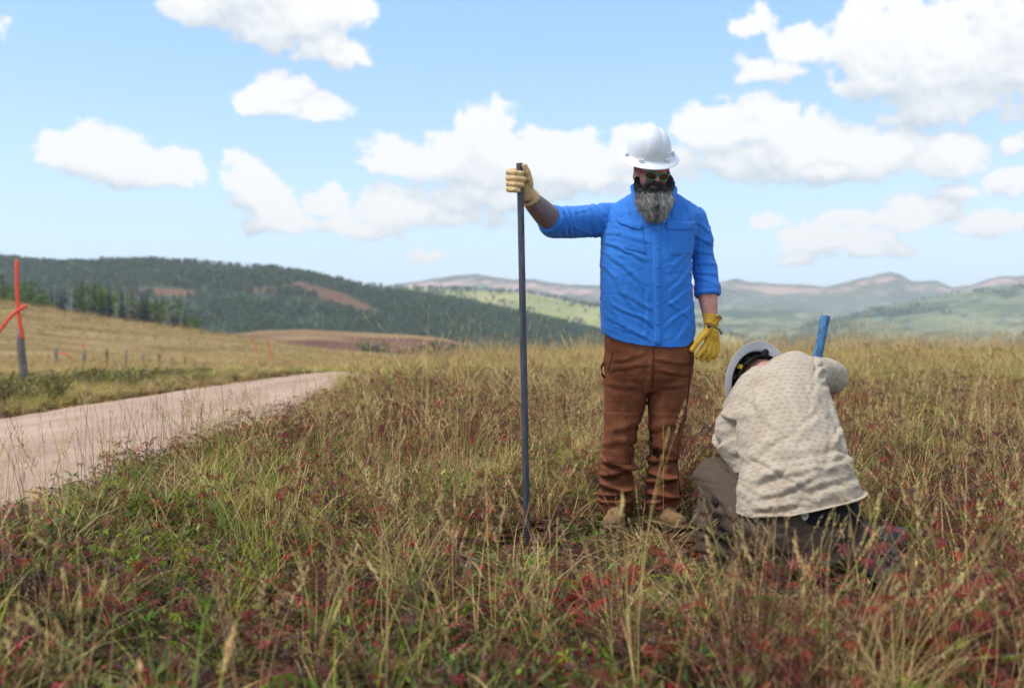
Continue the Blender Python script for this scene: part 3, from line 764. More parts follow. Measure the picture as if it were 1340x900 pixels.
# ---- hard hat ------------------------------------------------------
HAT_H = .132
def hat_parts(Mx, suspension):
    """local frame: z up through the crown, -y front, origin at the centre of the brim"""
    nu, prof = 72, []
    H = HAT_H
    for q in np.linspace(0, 1, 18):                       # crown, top to bottom
        a = q*math.pi/2; prof.append((math.sin(a)**.86, math.cos(a)**.92*H, 'c'))
    def surf(off, brim=True):
        V = []; R_ = []
        for i, (r, z, _) in enumerate(prof):
            for j in range(nu):
                t = 2*math.pi*j/nu; cx, sy = math.cos(t), math.sin(t)
                x = r*cx*(.108-off); y = r*sy*(.126-off)+.004
                zz = z*(1-off/H)
                rid = math.exp(-(x/.020)**2)*sstep(-.14, -.02, y+.0)*(1-sstep(.06, .13, y))*.006
                g = -.0045*math.exp(-((abs(x)-.040)/.009)**2)*float(sstep(.03, .09, z))
                n = np.array([x/.108, y/.126, zz/H]); n /= max(np.linalg.norm(n), 1e-6)
                V.append(np.array([x, y, zz])+n*(rid+g))
        if brim:
            for k, (e, dz) in enumerate([(.006, -.001), (.014, -.003), (.028, -.008), (.037, -.013), (.0405, -.016)]):
                for j in range(nu):
                    t = 2*math.pi*j/nu; cx, sy = math.cos(t), math.sin(t)
                    ex = e*(1+.25*max(0, -sy)**2); V.append(np.array([cx*(.108+ex), sy*(.126+ex)+.004, dz-off-.004*max(0, abs(cx)-.6)]))
        n = len(V)//nu
        F = [(i*nu+j, (i+1)*nu+j, (i+1)*nu+(j+1) % nu, i*nu+(j+1) % nu) for i in range(n-1) for j in range(nu)]
        return np.array(V), F
    V1, F1 = surf(0); V2, F2 = surf(.003); k = len(V1); last = k-nu
    F = F1+[tuple(reversed([i+k for i in f])) for f in F2]+[(last+j, k+last+j, k+last+(j+1) % nu, last+(j+1) % nu) for j in range(nu)]
    parts = {'shell': (np.vstack([V1, V2]), F)}
    lug = []
    for t, s in ((R(-58), 1), (R(-122), 1), (R(-10), 1), (R(190), 1)):
        c = np.array([math.cos(t)*.117, math.sin(t)*.136+.004, .004])
        bx = np.array([[x, y, z] for x in (-.012, .012) for y in (-.008, .006) for z in (-.006, .010)])
        bx[:, 1] *= np.where(bx[:, 2] > 0, .7, 1)
        r_ = np.array(Matrix.Rotation(t+math.pi/2, 3, 'Z')); lug.append((bx @ r_.T+c, [(0, 1, 3, 2), (4, 6, 7, 5), (0, 4, 5, 1), (2, 3, 7, 6), (0, 2, 6, 4), (1, 5, 7, 3)]))
    parts['lugs'] = lug
    return parts
def bandV(fn, n, w, th, closed=True):
    """flat strap along fn(t)->(pos, widthdir, outdir)"""
    V = []
    for i in range(n+(0 if closed else 1)):
        p, wd, od = [np.array(q, dtype=float) for q in fn(i/n)]
        V += [p-wd*w/2-od*th/2, p+wd*w/2-od*th/2, p+wd*w/2+od*th/2, p-wd*w/2+od*th/2]
    m = len(V)//4; F = []
    for i in range(m if closed else m-1):
        a, b = i*4, ((i+1) % m)*4
        for j in range(4): F.append((a+j, a+(j+1) % 4, b+(j+1) % 4, b+j))
    if not closed: F += [(0, 3, 2, 1), tuple((m-1)*4+j for j in range(4))]
    return np.array(V), F
def make_hat(parent, Mx, suspension=False):
    pp = hat_parts(Mx, suspension)
    hat = objmesh('hard_hat', [xf(pp['shell'], Mx)], M_hat, parent)
    md = hat.modifiers.new('s', 'SUBSURF'); md.levels = 1; md.render_levels = 1
    for l in pp['lugs']:
        o = objmesh('accessory_lug', [xf(l, Mx)], M_hat, hat, smooth=False); bv = o.modifiers.new('b', 'BEVEL'); bv.width = .0025; bv.segments = 2
    if suspension:
        def hb_(t):
            a = 2*math.pi*t; return (math.cos(a)*.088, math.sin(a)*.104+.004, -.012), (0, 0, 1), (math.cos(a), math.sin(a), 0)
        objmesh('headband', [xf(bandV(hb_, 60, .030, .004), Mx)], M_black, hat)
        def nb_(t):
            a = R(30)+R(120)*t; return (math.cos(a)*.090, math.sin(a)*.106+.004, -.030-.010*math.sin(math.pi*t)), (0, -.3, 1), (math.cos(a), math.sin(a), 0)
        objmesh('nape_strap', [xf(bandV(nb_, 30, .030, .006, False), Mx)], M_black, hat)
        kn = tb([(0, .106, -.034), (0, .128, -.036)], [.016, .014], 14); objmesh('ratchet_knob', [xf(kn, Mx)], M_black, hat)
        for s in (25, 155, 75, 105, -35, 215):
            a = R(s)
            def ty(t, a=a):
                r = .103-.028*t*0; return (math.cos(a)*(.088+.012*t), math.sin(a)*(.104+.014*t)+.004, -.018+.055*t), (-math.sin(a), math.cos(a), 0), (math.cos(a), math.sin(a), .1)
            objmesh('strap_tab', [xf(bandV(ty, 5, .018, .003, False), Mx)], M_yel if s in (25, 155) else M_black, hat, smooth=False)
        # woven crown straps and a brow pad
        for s in (0, 60, 120):
            def cs(t, a=R(s)):
                b = math.pi*t; r = math.cos(b); return (math.cos(a)*r*.088, math.sin(a)*r*.104+.004, .01+.085*math.sin(b)), (-math.sin(a), math.cos(a), 0), (math.cos(a)*r, math.sin(a)*r, math.sin(b))
            objmesh('crown_strap', [xf(bandV(cs, 20, .02, .002, False), Mx)], M_hatin, hat)
        # dark sheet added inside the shell, standing in for its inner shade
        ln = ell((0, .004, 0), (.102, .120, .130), None, 36, 24); V = ln[0].copy(); V[:, 2] = np.maximum(V[:, 2], 0.004)
        lo = objmesh('inner_shade', [xf((V, [f for f in ln[1] if not all(ln[0][i][2] < .004 for i in f)]), Mx)], M_hatin, hat)
    return hat

# ---- boots -----------------------------------------------------------
def make_boot(parent, Mx, mat, msole, mlace, shaft=.17, lug_h=.012, logo=None):
    ps = [tb([(0, .0, .065), (0, .004, shaft)], [(.045, .05), (.052, .058)], 20, ref=(0, 1, 0)),
          tb([(0, .012, .050), (0, -.07, .052), (0, -.15, .046), (0, -.215, .044)], [.040, .042, (.047, .036), (.043, .031)], 20, ref=(0, 0, 1)),
          tb([(0, -.01, .11), (0, -.075, .090), (0, -.13, .062)], [.042, .040, .038], 18)]
    ps = [xf(p, Mx) for p in ps]
    bt = fuse('boot', ps, mat, parent, .004, 6)
    # sole: plan outline, side wall, lugs
    outl = []
    for i in range(44):
        a = 2*math.pi*i/44; y = -.105+math.cos(a)*.163
        w = .036+.014*float(sstep(-.05, -.2, y))
        outl.append((math.sin(a)*w*1.06 if abs(math.sin(a)) < .6 else math.copysign(w*(.64+.42*(abs(math.sin(a))-.6)/.4)**.5*1.18, math.sin(a)), y))
    def slab(z0, z1, s0=1, s1=1):
        n = len(outl); V = [((x*s0), (y+.105)*s0-.105, z0) for x, y in outl]+[((x*s1), (y+.105)*s1-.105, z1) for x, y in outl]
        F = [(i, (i+1) % n, n+(i+1) % n, n+i) for i in range(n)]+[tuple(range(n))[::-1], tuple(range(n, 2*n))]
        return np.array(V), F
    so = objmesh('sole', [xf(slab(lug_h, .024, .98, 1.0), Mx), xf(slab(.024, .034, 1.03, .97), Mx)], msole, bt, smooth=False)
    lugs = []
    for j in range(11):
        y = .042-.0275*j
        if -.115 < y < -.085: continue
        w = .034+.014*float(sstep(-.05, -.2, y)); w *= math.sqrt(max(.1, 1-((y+.105)/.166)**2))**.6
        for s in (-1, 0, 1):
            c = np.array([s*w*.70, y+(.008 if s == 0 else 0), 0]); hx, hy = w*(.27 if s else .30), .0095
            bx = np.array([[x, yy, z] for x in (-hx, hx) for yy in (-hy, hy) for z in (0, lug_h+.002)]); bx[:, 1] += bx[:, 0]*.35*s
            lugs.append(xf((bx+c, [(0, 1, 3, 2), (4, 6, 7, 5), (0, 4, 5, 1), (2, 3, 7, 6), (0, 2, 6, 4), (1, 5, 7, 3)]), Mx))
    lo = objmesh('tread_lugs', lugs, msole, bt, smooth=False); lo['kind'] = 'stuff'
    for j in range(6):
        y = -.115+.017*j; z = .098+.0135*j if j else .096
        zc = np.interp(y, [-.13, -.075, -.03], [.100, .130, .160])
        pts = [(-.026, y+.006, zc-.016), (-.012, y-.002, zc-.002), (.012, y+.004, zc-.002), (.026, y+.006, zc-.016)]
        objmesh('lace', [xf(tb(pts, [.0028]*4, 6), Mx)], mlace, bt)
    if logo:
        V = [(math.cos(a)*.007, -.02+math.sin(a)*.005, -.001) for a in np.linspace(0, 2*math.pi, 12, endpoint=False)]+[(math.cos(a)*.007, -.02+math.sin(a)*.005, .004) for a in np.linspace(0, 2*math.pi, 12, endpoint=False)]
        objmesh('sole_emblem', [xf((np.array(V), [tuple(range(12))[::-1], tuple(range(12, 24))]+[(i, (i+1) % 12, 12+(i+1) % 12, 12+i) for i in range(12)]), Mx)], logo, bt)
    return bt

def headpieces():
    return [ell((0, .014, .032), (.075, .094, .086)), ell((0, -.030, -.028), (.064, .062, .082)), ell((0, -.036, -.078), (.050, .048, .040)),
            ell((0, -.083, .020), (.046, .013, .011)), tb([(0, -.088, .004), (0, -.104, -.018), (0, -.113, -.034)], [.008, .010, .0135], 12),
            ell((.012, -.100, -.038), (.009, .011, .008)), ell((-.012, -.100, -.038), (.009, .011, .008)),
            ell((.037, -.066, -.026), (.024, .022, .020)), ell((-.037, -.066, -.026), (.024, .022, .020)),
            ell((0, -.091, -.061), (.024, .011, .006)), ell((0, -.089, -.070), (.021, .011, .007)),
            ell((.077, .004, -.008), (.009, .018, .032), (0, .25, .35)), ell((-.077, .004, -.008), (.009, .018, .032), (0, -.25, -.35)), ell((.064, .004, -.030), (.020, .040, .034)), ell((-.064, .004, -.030), (.020, .040, .034)), ell((.046, -.052, -.046), (.026, .028, .030)), ell((-.046, -.052, -.046), (.026, .028, .030))]
def frame3(origin, zl, yl):
    z = Vector(zl).normalized(); y = Vector(yl); y = (y-z*y.dot(z)).normalized(); x = y.cross(z)
    M = Matrix((x, y, z)).transposed().to_4x4(); M.translation = Vector(origin); return M

# ==================================================================== the standing man
Y0 = 4.9
man = empty('person', (P(849, 690, Y0).x, Y0, 0))
tag(man, 'bearded man standing in white hard hat, blue shirt and brown trousers, gripping a steel bar', 'person')
torso_px = [(470,794,906,.13,0,2.6),(455,792,908,.135,0,2.6),(430,786,910,.135,0,2.5),(400,785,907,.138,-.005,2.5),(370,785,904,.142,-.01,2.5),(340,785,904,.142,-.01,2.5),
            (315,786,908,.138,-.005,2.5),(296,788,914,.128,0,2.5),(281,791,918,.112,.005,2.5),(269,799,912,.092,.01,2.3),(259,815,896,.075,.012,2.1),(251,828,884,.062,.012,2),(243,832,880,.058,.005,2)]
rA = [P(800,287,4.93), P(768,290,4.89), P(742,291,4.82), P(724,291,4.755)]
lA = [P(905,287,4.92), P(917,318,4.93), P(922,350,4.925), P(926,378,4.89)]
def hem(x):
    px = x/(Y0/FP)+670
    return CH+(HY-np.interp(px, [776,783,790,800,815,835,870,893,903,909,914,922], [420,428,436,443,448,451,454.5,453,446,434,418,410]))/FP*Y0
SF = [ # px folds on the front of the shirt
 (790,318,842,345,4,.007),(788,330,835,372,4.5,.006),(792,305,845,322,3.5,.005),(800,300,850,300,3,.003),(790,350,830,410,5,.006),(795,395,848,425,4,.006),(790,412,840,443,4,.006),
 (786,372,812,430,4.5,.006),(808,380,850,408,4,.005),(902,330,868,352,4,.005),(905,345,872,385,4.5,.006),(908,372,870,402,4,.006),(912,392,866,428,4,.006),(908,412,880,446,4.5,.005),
 (866,395,905,420,3.5,.004),(862,330,874,400,3,.003),(845,380,838,445,3.5,.004),(812,262,824,300,3.5,.005),(800,268,812,292,3.5,.005),(828,262,842,292,3,.004),(884,262,876,290,3.5,.004),
 (896,266,905,300,3.5,.005),(905,300,896,330,3.5,.005),(830,412,858,436,3,.004),(798,425,846,446,3,.004),(784,345,802,366,3,.004),(905,360,893,378,3,.004),(784,388,800,410,4,.005),
 # right sleeve (image left)
 (727,272,738,312,3,.007),(738,270,746,312,3.2,.007),(748,274,752,312,3,.006),(757,270,766,296,3.4,.006),(768,270,782,312,4,.008),(776,266,792,300,4,.008),(785,262,800,296,4,.007),(742,300,775,308,3,.004),(750,280,772,276,2.6,.003),
 # left sleeve
 (910,292,930,306,3.5,.006),(906,308,934,322,3.6,.007),(906,326,936,334,3.4,.006),(908,344,937,346,3.2,.007),(906,356,938,360,3.2,.006),(910,362,940,374,3,.005),(930,290,920,330,3,.004),(912,300,918,360,3,.003)]
SFm = pxf(SF, Y0)
_r = random.Random(12); SR = []
for _ in range(110):
    x = _r.uniform(788, 905); y = _r.uniform(262, 445); side = -1 if x < 850 else 1
    an = R(_r.gauss(38, 22))*(-side if _r.random() < .75 else side*.4); L = _r.uniform(6, 20)
    SR.append((x-math.cos(an)*L, y-math.sin(an)*L*(1 if side < 0 else 1), x+math.cos(an)*L, y+math.sin(an)*L, _r.uniform(1.6, 2.8), _r.uniform(.0012, .0030)))
SRm = pxf(SR, Y0)
def shirt_disp(co, no):
    h = folds(co, [(p, q, r_, s_, w_*.72, a_) for p, q, r_, s_, w_, a_ in SFm])*np.where(no[:, 1] < .35, 1, -.6)*.70+folds(co, SRm)*.35
    h += (fbm(co[:, 0]*26+co[:, 2]*10, co[:, 2]*16-co[:, 0]*14, 4, 330)-.5)*.0035
    co = co+no*h[:, None]
    hz_ = hem(co[:, 0]); inside = (co[:, 0] > (783-690)*0+P(776,0,Y0).x) & (np.abs(co[:, 1]-Y0) < .2)
    low = (co[:, 2] < hz_) & (co[:, 2] < 1.06) & (co[:, 0] < P(916,0,Y0).x+.01)
    co[low, 2] = hz_[low]+(co[low, 2]-hz_[low])*.02
    return co
shirt = fuse('shirt', [rings(pxr(torso_px, Y0)), tb(rA, [.080, .078, .076, .074], 24), tb(lA, [.074, .066, .062, .058], 24)],
             M_shirt, man, .0045, 7, shirt_disp)
sb = bvh_of(shirt)
# rolled cuffs
def cuff(p, q, r, w, tilt=1):
    p, q = np.array(p), np.array(q); d = (q-p)/np.linalg.norm(q-p)
    ps = []
    for t, rr in ((0, r*.99), (.15, r*1.05), (.35, r*1.07), (.6, r*1.04), (.85, r*1.07), (1, r*1.0), (1.02, r*.9)): ps.append((p+d*w*t, rr))
    V, F = tubeV([a for a, _ in ps], [b for _, b in ps], 30, round_=False); return V, F
def cuff_disp(co, no):
    return co+no*((fbm(co[:, 0]*40+co[:, 1]*30, co[:, 2]*40, 3, 340)-.5)*.010)[:, None]
c1a, c1b = P(727,292,4.765), P(713,280,4.69)
fuse('rolled_cuff', [cuff(c1a, c1b, .068, .055)], M_shirt, shirt, .004, 3, cuff_disp)
fuse('rolled_cuff', [cuff(P(925,371,4.90), P(926.5,392,4.885), .060, .060)], M_shirt, shirt, .004, 3, cuff_disp)
# placket, buttons, pockets, flaps, collar
drape('placket', sb, ((847,292),(860,292),(862,453),(850,453)), 4, 40, .0055, M_shirt, shirt, Y0)
for py in (307,328,352,376,400,424):
    hit = sb.ray_cast(Vector(((854+(py-300)*.01-670)*Y0/FP, 3.9, CH+(HY-py)/FP*Y0)), Vector((0, 1, 0)))
    c = np.array(hit[0])+np.array(hit[1])*.005
    objmesh('button', [tb([c+np.array([0, .003, 0]), c-np.array([0, .001, 0])], [.0062, .0055], 14)], M_button, shirt)
def flapshape(u, v): return u, v*(1-.22*abs(2*u-1)**3) if v > .5 else v
drape('chest_pocket', sb, ((866,300),(905,297),(906,336),(869,340)), 12, 12, .005, M_shirt, shirt, Y0)
drape('pocket_flap', sb, ((865,294),(906,292),(906,305),(865,308)), 12, 6, .0105, M_shirt, shirt, Y0, .001, flapshape)
drape('chest_pocket', sb, ((803,296),(838,303),(842,338),(812,330)), 12, 12, .005, M_shirt, shirt, Y0)
drape('pocket_flap', sb, ((802,286),(838,298),(837,309),(806,298)), 12, 6, .0105, M_shirt, shirt, Y0, .001, flapshape)
drape('yoke_seam', sb, ((790,292),(800,283),(801,285),(791,294)), 10, 2, .003, M_shirt, shirt, Y0)
col = [tb([P(831,241,4.90), P(834,256,4.845), P(842,272,4.795)], [(.030, .008), (.030, .007), (.016, .005)], 14, ref=(.5, 1, 0)),
       tb([P(881,243,4.90), P(880,256,4.85), P(872,270,4.80)], [(.030, .008), (.030, .007), (.016, .005)], 14, ref=(-.5, 1, 0)),
       tb([P(832,243,4.92), P(838,238,4.97), P(857,236,4.985), P(876,239,4.97), P(881,244,4.92)], [(.010, .028)]*5, 14, ref=(0, 0, 1))]
fuse('collar', col, M_shirt, shirt, .004, 4)

M_stitch = pmat('blue_stitching', (.012, .075, .30), rough=.9, spec=.1)
for nm, q, nu_, nv_ in (('placket_seam', ((846,292),(847,292),(850,452),(849,452)), 1, 40), ('placket_seam', ((860.5,292),(861.3,292),(863.3,452),(862.5,452)), 1, 40),
    ('pocket_seam', ((865,300),(866,300),(869,340),(868,340)), 1, 12), ('pocket_seam', ((905,298),(906,298),(907,337),(906,337)), 1, 12), ('pocket_seam', ((868,340),(907,336),(907,337),(868,341)), 12, 1),
    ('pocket_seam', ((802,297),(803,297),(812,331),(811,331)), 1, 12), ('pocket_seam', ((811,330),(842,338),(842,339),(811,331)), 12, 1), ('flap_seam', ((865,304.5),(906,304.5),(906,305.5),(865,305.5)), 12, 1), ('flap_seam', ((805,297),(838,308),(838,309),(805,298)), 12, 1),
    ('hem_seam', ((800,441),(848,448),(848,449),(800,442)), 14, 1), ('hem_seam', ((866,448),(900,446),(900,447),(866,449)), 12, 1), ('shoulder_seam', ((797,266),(798.5,266),(789,312),(787.5,312)), 1, 16), ('shoulder_seam', ((908,268),(909.5,268),(907,318),(905.5,318)), 1, 16)):
    drape(nm, sb, q, nu_, nv_, .0055 if 'placket' in nm or 'pocket' in nm else (.0115 if 'flap' in nm else .003), M_stitch, shirt, Y0)
# trousers
LL = [(455,796,852,.100,.0,2.3),(470,791,851,.108,.0,2.3),(500,790,849,.104,0,2.2),(530,791,845,.098,0,2.2),(560,790,835,.092,0,2.2),(590,788,829,.086,0,2.2),(620,787,828,.080,.005,2.2),(645,785,830,.083,.01,2.2),(668,784,831,.088,.015,2.2)]
RL = [(455,848,905,.100,.0,2.3),(470,848,908,.108,.0,2.3),(500,849,904,.104,0,2.2),(530,848,899,.098,0,2.2),(560,850,895,.092,0,2.2),(590,849,890,.086,0,2.2),(620,848,887,.080,.0,2.2),(645,846,887,.083,.0,2.2),(663,844,886,.088,.0,2.2)]
PV = [(425,793,905,.118,0,2.5),(445,791,907,.124,0,2.5),(470,790,908,.126,0,2.5),(495,791,905,.118,0,2.4),(512,797,899,.085,0,2.2)]
TF = [(800,470,840,462,3,.003),(795,480,846,474,3,.0035),(850,468,905,474,3,.003),(852,482,900,488,3,.0035),(846,470,843,520,3,.004),(792,500,838,508,3.5,.003),(854,505,898,500,3.5,.003),
 (795,562,836,548,4,.006),(788,580,834,572,4,.006),(790,600,830,612,4,.008),(786,622,832,606,4,.008),(784,630,826,640,3.6,.010),(786,648,832,634,3.4,.010),(783,655,830,654,3,.008),(792,664,830,646,3,.006),(800,612,812,640,4,.006),
 (848,560,892,552,4,.006),(844,578,890,590,4,.006),(842,600,890,596,4,.008),(842,616,888,628,4,.009),(841,632,888,620,3.6,.010),(843,642,887,650,3.4,.010),(843,655,886,644,3,.009),(862,520,866,590,4,.003),(815,520,816,590,4,.003),(872,600,862,640,4,.006)]
TFm = pxf(TF, Y0)
def tr_disp(co, no):
    h = folds(co, TFm)*np.where(no[:, 1] < .3, 1, -.7)
    low = 1-sstep(.25, .62, co[:, 2])
    h = h*(1.3+.8*low)+(fbm(co[:, 0]*9, co[:, 2]*20+co[:, 0]*16, 3, 350)-.5)*(.006+.018*low)
    return co+no*h[:, None]
trous = fuse('trousers', [rings(pxr(LL, Y0)), rings(pxr(RL, Y0)), rings(pxr(PV, Y0))], M_trous, man, .0045, 6, tr_disp)
tbv = bvh_of(trous)
drape('side_seam', tbv, ((899,455),(901,455),(893,640),(891,640)), 2, 40, .003, M_seam, trous, Y0)
drape('fly_seam', tbv, ((850,452),(852,452),(850,512),(848,512)), 2, 14, .003, M_seam, trous, Y0)
drape('pocket_seam', tbv, ((800,458),(802,458),(795,486),(793,485)), 2, 10, .003, M_seam, trous, Y0)
drape('knee_patch', tbv, ((792,536),(838,536),(830,606),(789,606)), 14, 18, .0028, M_trous, trous, Y0)
drape('knee_patch', tbv, ((850,536),(893,536),(888,606),(846,606)), 14, 18, .0028, M_trous, trous, Y0)
objmesh('tool_loop', [tb([P(791,474,4.88), P(787,480,4.87), P(788,490,4.87), P(792,495,4.88)], [.006]*4, 8)], M_seam, trous)

# boots
def bootM(px, Y, yaw, z=.0): 
    M = Matrix.Rotation(yaw, 4, 'Z'); M.translation = Vector(((px-670)/FP*Y, Y, z)); return M
make_boot(man, bootM(858, 4.95, R(22), .015), M_boot, M_sole, M_lace)
make_boot(man, bootM(811, 4.95, R(-16), .015), M_boot, M_sole, M_lace)

# bar (held, a thing of its own)
pole_b, pole_t = P(690,719,4.43), P(680.3,214,4.47)
pb, ptp = np.array(pole_b), np.array(pole_t)
def polept(py): t = (719-py)/505; return pb*(1-t)+ptp*t
V, F = tubeV([(pb*(1-t)+ptp*t)-pb for t in (0, .03, .06, .3, .6, .9, .965, .985, .99, 1)], [.006, .011, .0145, .0150, .0150, .0150, .0150, .0150, .0165, .0165], 8, ref=(0, 1, 0), round_=False)
bar = objmesh('digging_bar', [(V, F)], M_steel, smooth=False); bar.location = pb
tag(bar, 'long dark steel digging bar standing upright in the grass, gripped by the man in blue', 'digging bar')
bvm = bar.modifiers.new('b', 'BEVEL'); bvm.width = .0015; bvm.segments = 2

# hands
Yp = 4.46
def gripfingers(sc):
    out = []
    for c, xt, r in ((226, 687, .0130), (233.5, 690.5, .0138), (241, 688, .0135), (248, 683, .0125)):
        out.append(tb([P(681,c-1.5,Yp+.048), P(669,c-1,Yp+.040), P(665.5,c-.5,Yp+.012), P(667,c,Yp-.016), P(674,c+.5,Yp-.034), P(xt-4.5,c+1.5,Yp-.030)], [r*sc*k for k in (1.05, 1.08, 1.06, 1.04, 1, .93)], 14, ref=(0, 0, 1)))
    out.append(tb([P(693,243,Yp+.030), P(692.5,234,Yp+.012), P(690.5,226,Yp+.002), P(686.5,217,Yp-.006)], [.018*sc, .0155*sc, .0142*sc, .0128*sc], 14, ref=(0, 1, 0)))
    out.append(ell(P(684,237,Yp+.044), (.036*sc, .020*sc, .047*sc)))
    out.append(tb([P(688,244,Yp+.040), P(690,256,Yp+.055)], [(.032*sc, .028*sc), (.034*sc, .032*sc)], 18))
    return out
wrist = P(690,257,Yp+.06)
foreR = [P(727,294,4.79), P(713,280,4.69), P(701,268,4.60), wrist]
def glove_disp(co, no): return co+no*((fbm(co[:, 0]*70+co[:, 1]*40, co[:, 2]*70, 3, 360)-.5)*.005)[:, None]
g1 = fuse('glove', gripfingers(1), M_glT, man, .0024, 3, glove_disp)
gc = np.array(P(688,250,Yp+.05)); gd = np.array(P(695,261,Yp+.085))
V, F = tubeV([gc, gc*.6+gd*.4, gc*.2+gd*.8, gd, gd*.85+gc*.15], [.034, .037, .043, .046, .040], 26, round_=False)
fuse('glove_cuff', [(V, F)], M_glT, g1, .003, 2, glove_disp)
Yg = 4.85
def hangfingers(sc):
    out = []
    for pts, r in ((((928,440,0),(924,450,-.02),(919,459,-.035),(912.5,467,-.035)), .0135), (((931,443,.005),(929,453,-.012),(925.5,463,-.022),(918.5,470,-.02)), .0138),
                   (((935,443,.01),(934.5,454,0),(932,464,-.008),(926.5,471.5,-.006)), .0132), (((938.5,442,.015),(939.5,452,.01),(938,461,.004),(934,468,.004)), .0122)):
        out.append(tb([P(x, y, Yg+d) for x, y, d in pts], [r*sc*k for k in (1.08, 1.03, .98, .88)], 14, ref=(0, 1, 0)))
    out.append(tb([P(928,430,Yg-.01), P(921,438,Yg-.03), P(913,447,Yg-.042), P(905,458,Yg-.045)], [.019*sc, .0165*sc, .0140*sc, .0120*sc], 14, ref=(0, 1, 0)))
    out.append(ell(P(931.5,437,Yg), (.036*sc, .022*sc, .042*sc), (0, .12, 0)))
    out.append(tb([P(930,420,Yg+.01), P(930.5,434,Yg)], [(.033*sc, .028*sc), (.034*sc, .024*sc)], 18, ref=(0, 1, 0)))
    return out
g2 = fuse('glove', hangfingers(1), M_glY, man, .0024, 3, glove_disp); g2['label'] = 'bright yellow leather glove on the hanging hand'
a_, b_ = np.array(P(930,426,Yg)), np.array(P(932,413.5,Yg+.01))
V, F = tubeV([a_, a_*.6+b_*.4, a_*.25+b_*.75, b_, b_*.9+a_*.1], [(.033, .030), (.037, .034), (.044, .040), (.050, .044), (.043, .038)], 26, ref=(0, 1, 0), round_=False)
fuse('glove_cuff', [(V, F)], M_glY, g2, .003, 2, glove_disp)
cordm = pmat('navy_cord', (.02, .03, .06), rough=.6)
objmesh('pull_cord', [tb([P(938,416,Yg-.03), P(942,413,Yg-.03), P(945,417,Yg-.02), P(944,421,Yg-.02)], [.0022]*4, 6), tb([P(927,427,Yg-.045), P(935,428,Yg-.045), P(941,431,Yg-.035), P(944,436,Yg-.03)], [.0028]*4, 6)], cordm, g2)
objmesh('cord_toggle', [ell(P(927.5,427,Yg-.044), (.009, .008, .009))], cordm, g2); objmesh('cord_end', [ell(P(944,436,Yg-.03), (.005, .005, .006))], cordm, g2)

# head pose
headc = P(852.5,224.5,4.85)
MH = Matrix.Translation(headc) @ Matrix.Rotation(R(10), 4, 'Z') @ Matrix.Rotation(R(22), 4, 'X') @ Matrix.Rotation(R(3), 4, 'Y') @ Matrix.Diagonal((1, 1, .93, 1))
body_parts = [xf(p, MH) for p in headpieces()]
body_parts += [tb([headc+Vector((0, .05, -.03)), P(854,252,4.91), P(852,270,4.92)], [.058, .060, .075], 20, ref=(0, 1, 0))]
body_parts += [rings(pxr([(r[0], r[1], r[2], r[3], r[4], 2.2) for r in torso_px[1:-1]], Y0, .020)), tb(rA, [.058, .052, .05, .055], 18), tb(lA, [.054, .046, .042, .040], 18),
               tb(foreR, [.060, .056, .047, .034], 20), tb([P(926,372,4.89), P(926,388,4.885), P(928,402,4.87), P(930,418,4.855)], [.044, .047, .041, .031], 20, ref=(0, 1, 0)),
               rings(pxr(LL, Y0, .022)), rings(pxr(RL, Y0, .022)), rings(pxr(PV, Y0, .022))]
for px, yaw in ((858, R(22)), (811, R(-16))):
    Mb = bootM(px, 4.95, yaw, .015)
    body_parts += [xf(tb([(0, 0, .06), (0, 0, .26)], [.035, .042], 14, ref=(0, 1, 0)), Mb), xf(tb([(0, 0, .05), (0, -.12, .05), (0, -.2, .04)], [.030, .030, .026], 12), Mb)]
body_parts += gripfingers(.82)+hangfingers(.82)
fuse('body', body_parts, M_skin, man, .0042, 3)

# sunglasses
M_green = pmat('green_frame', (.03, .24, .15), rough=.35, spec=.5)
M_lens = pmat('amber_mirror_lens', (.16, .045, .02), rough=.12, spec=.8, metal=.5, mottle=(40, .35))
M_redp = pmat('red_temple', (.35, .03, .04), rough=.4)
fr = []
for s in (-1, 1):
    ptsl = []
    for i in range(20):
        a = 2*math.pi*i/20; x = s*.031+math.cos(a)*.0265; z = -.002+math.sin(a)*.019+(.003*math.cos(a)*s)
        ptsl.append((x, -.101+abs(x)**2*4.5, z))
    def fn(t, P_=ptsl):
        i = int(round(t*20)) % 20; p = np.array(P_[i]); q = np.array(P_[(i+1) % 20]); c = np.mean(P_, 0); wd = p-c; wd /= np.linalg.norm(wd); return p, wd, (0, -1, 0)
    fr.append(bandV(fn, 20, .0065, .006))
fr.append(tb([(-.008, -.103, .006), (0, -.106, .008), (.008, -.103, .006)], [.004]*3, 8))
gl = objmesh('sunglasses', [xf(p, MH) for p in fr], M_green, man)
for s in (-1, 1):
    V = [(s*.031, -.104+.0043, -.002)]+[(s*.031+math.cos(a)*.025, -.102+abs(s*.031+math.cos(a)*.025)**2*4.5, -.002+math.sin(a)*.0175) for a in np.linspace(0, 2*math.pi, 20, endpoint=False)]
    V = np.array(V); n = len(V); V2 = V+np.array([0, .003, 0]); V = np.vstack([V, V2])
    F = [(0, 1+(i+1) % 20, 1+i) for i in range(20)]+[(n, n+1+i, n+1+(i+1) % 20) for i in range(20)]+[(1+i, 1+(i+1) % 20, n+1+(i+1) % 20, n+1+i) for i in range(20)]
    objmesh('lens', [xf((V, F), MH)], M_lens, gl, smooth=False)
    objmesh('temple_arm', [xf(tb([(s*.058, -.086, .004), (s*.076, -.05, .006), (s*.079, .005, .004)], [(.003, .006)]*3, 8), MH)], M_redp, gl)
    objmesh('eyelid', [xf(ell((s*.031, -.077, 0), (.014, .012, .010)), MH)], M_skin, gl)
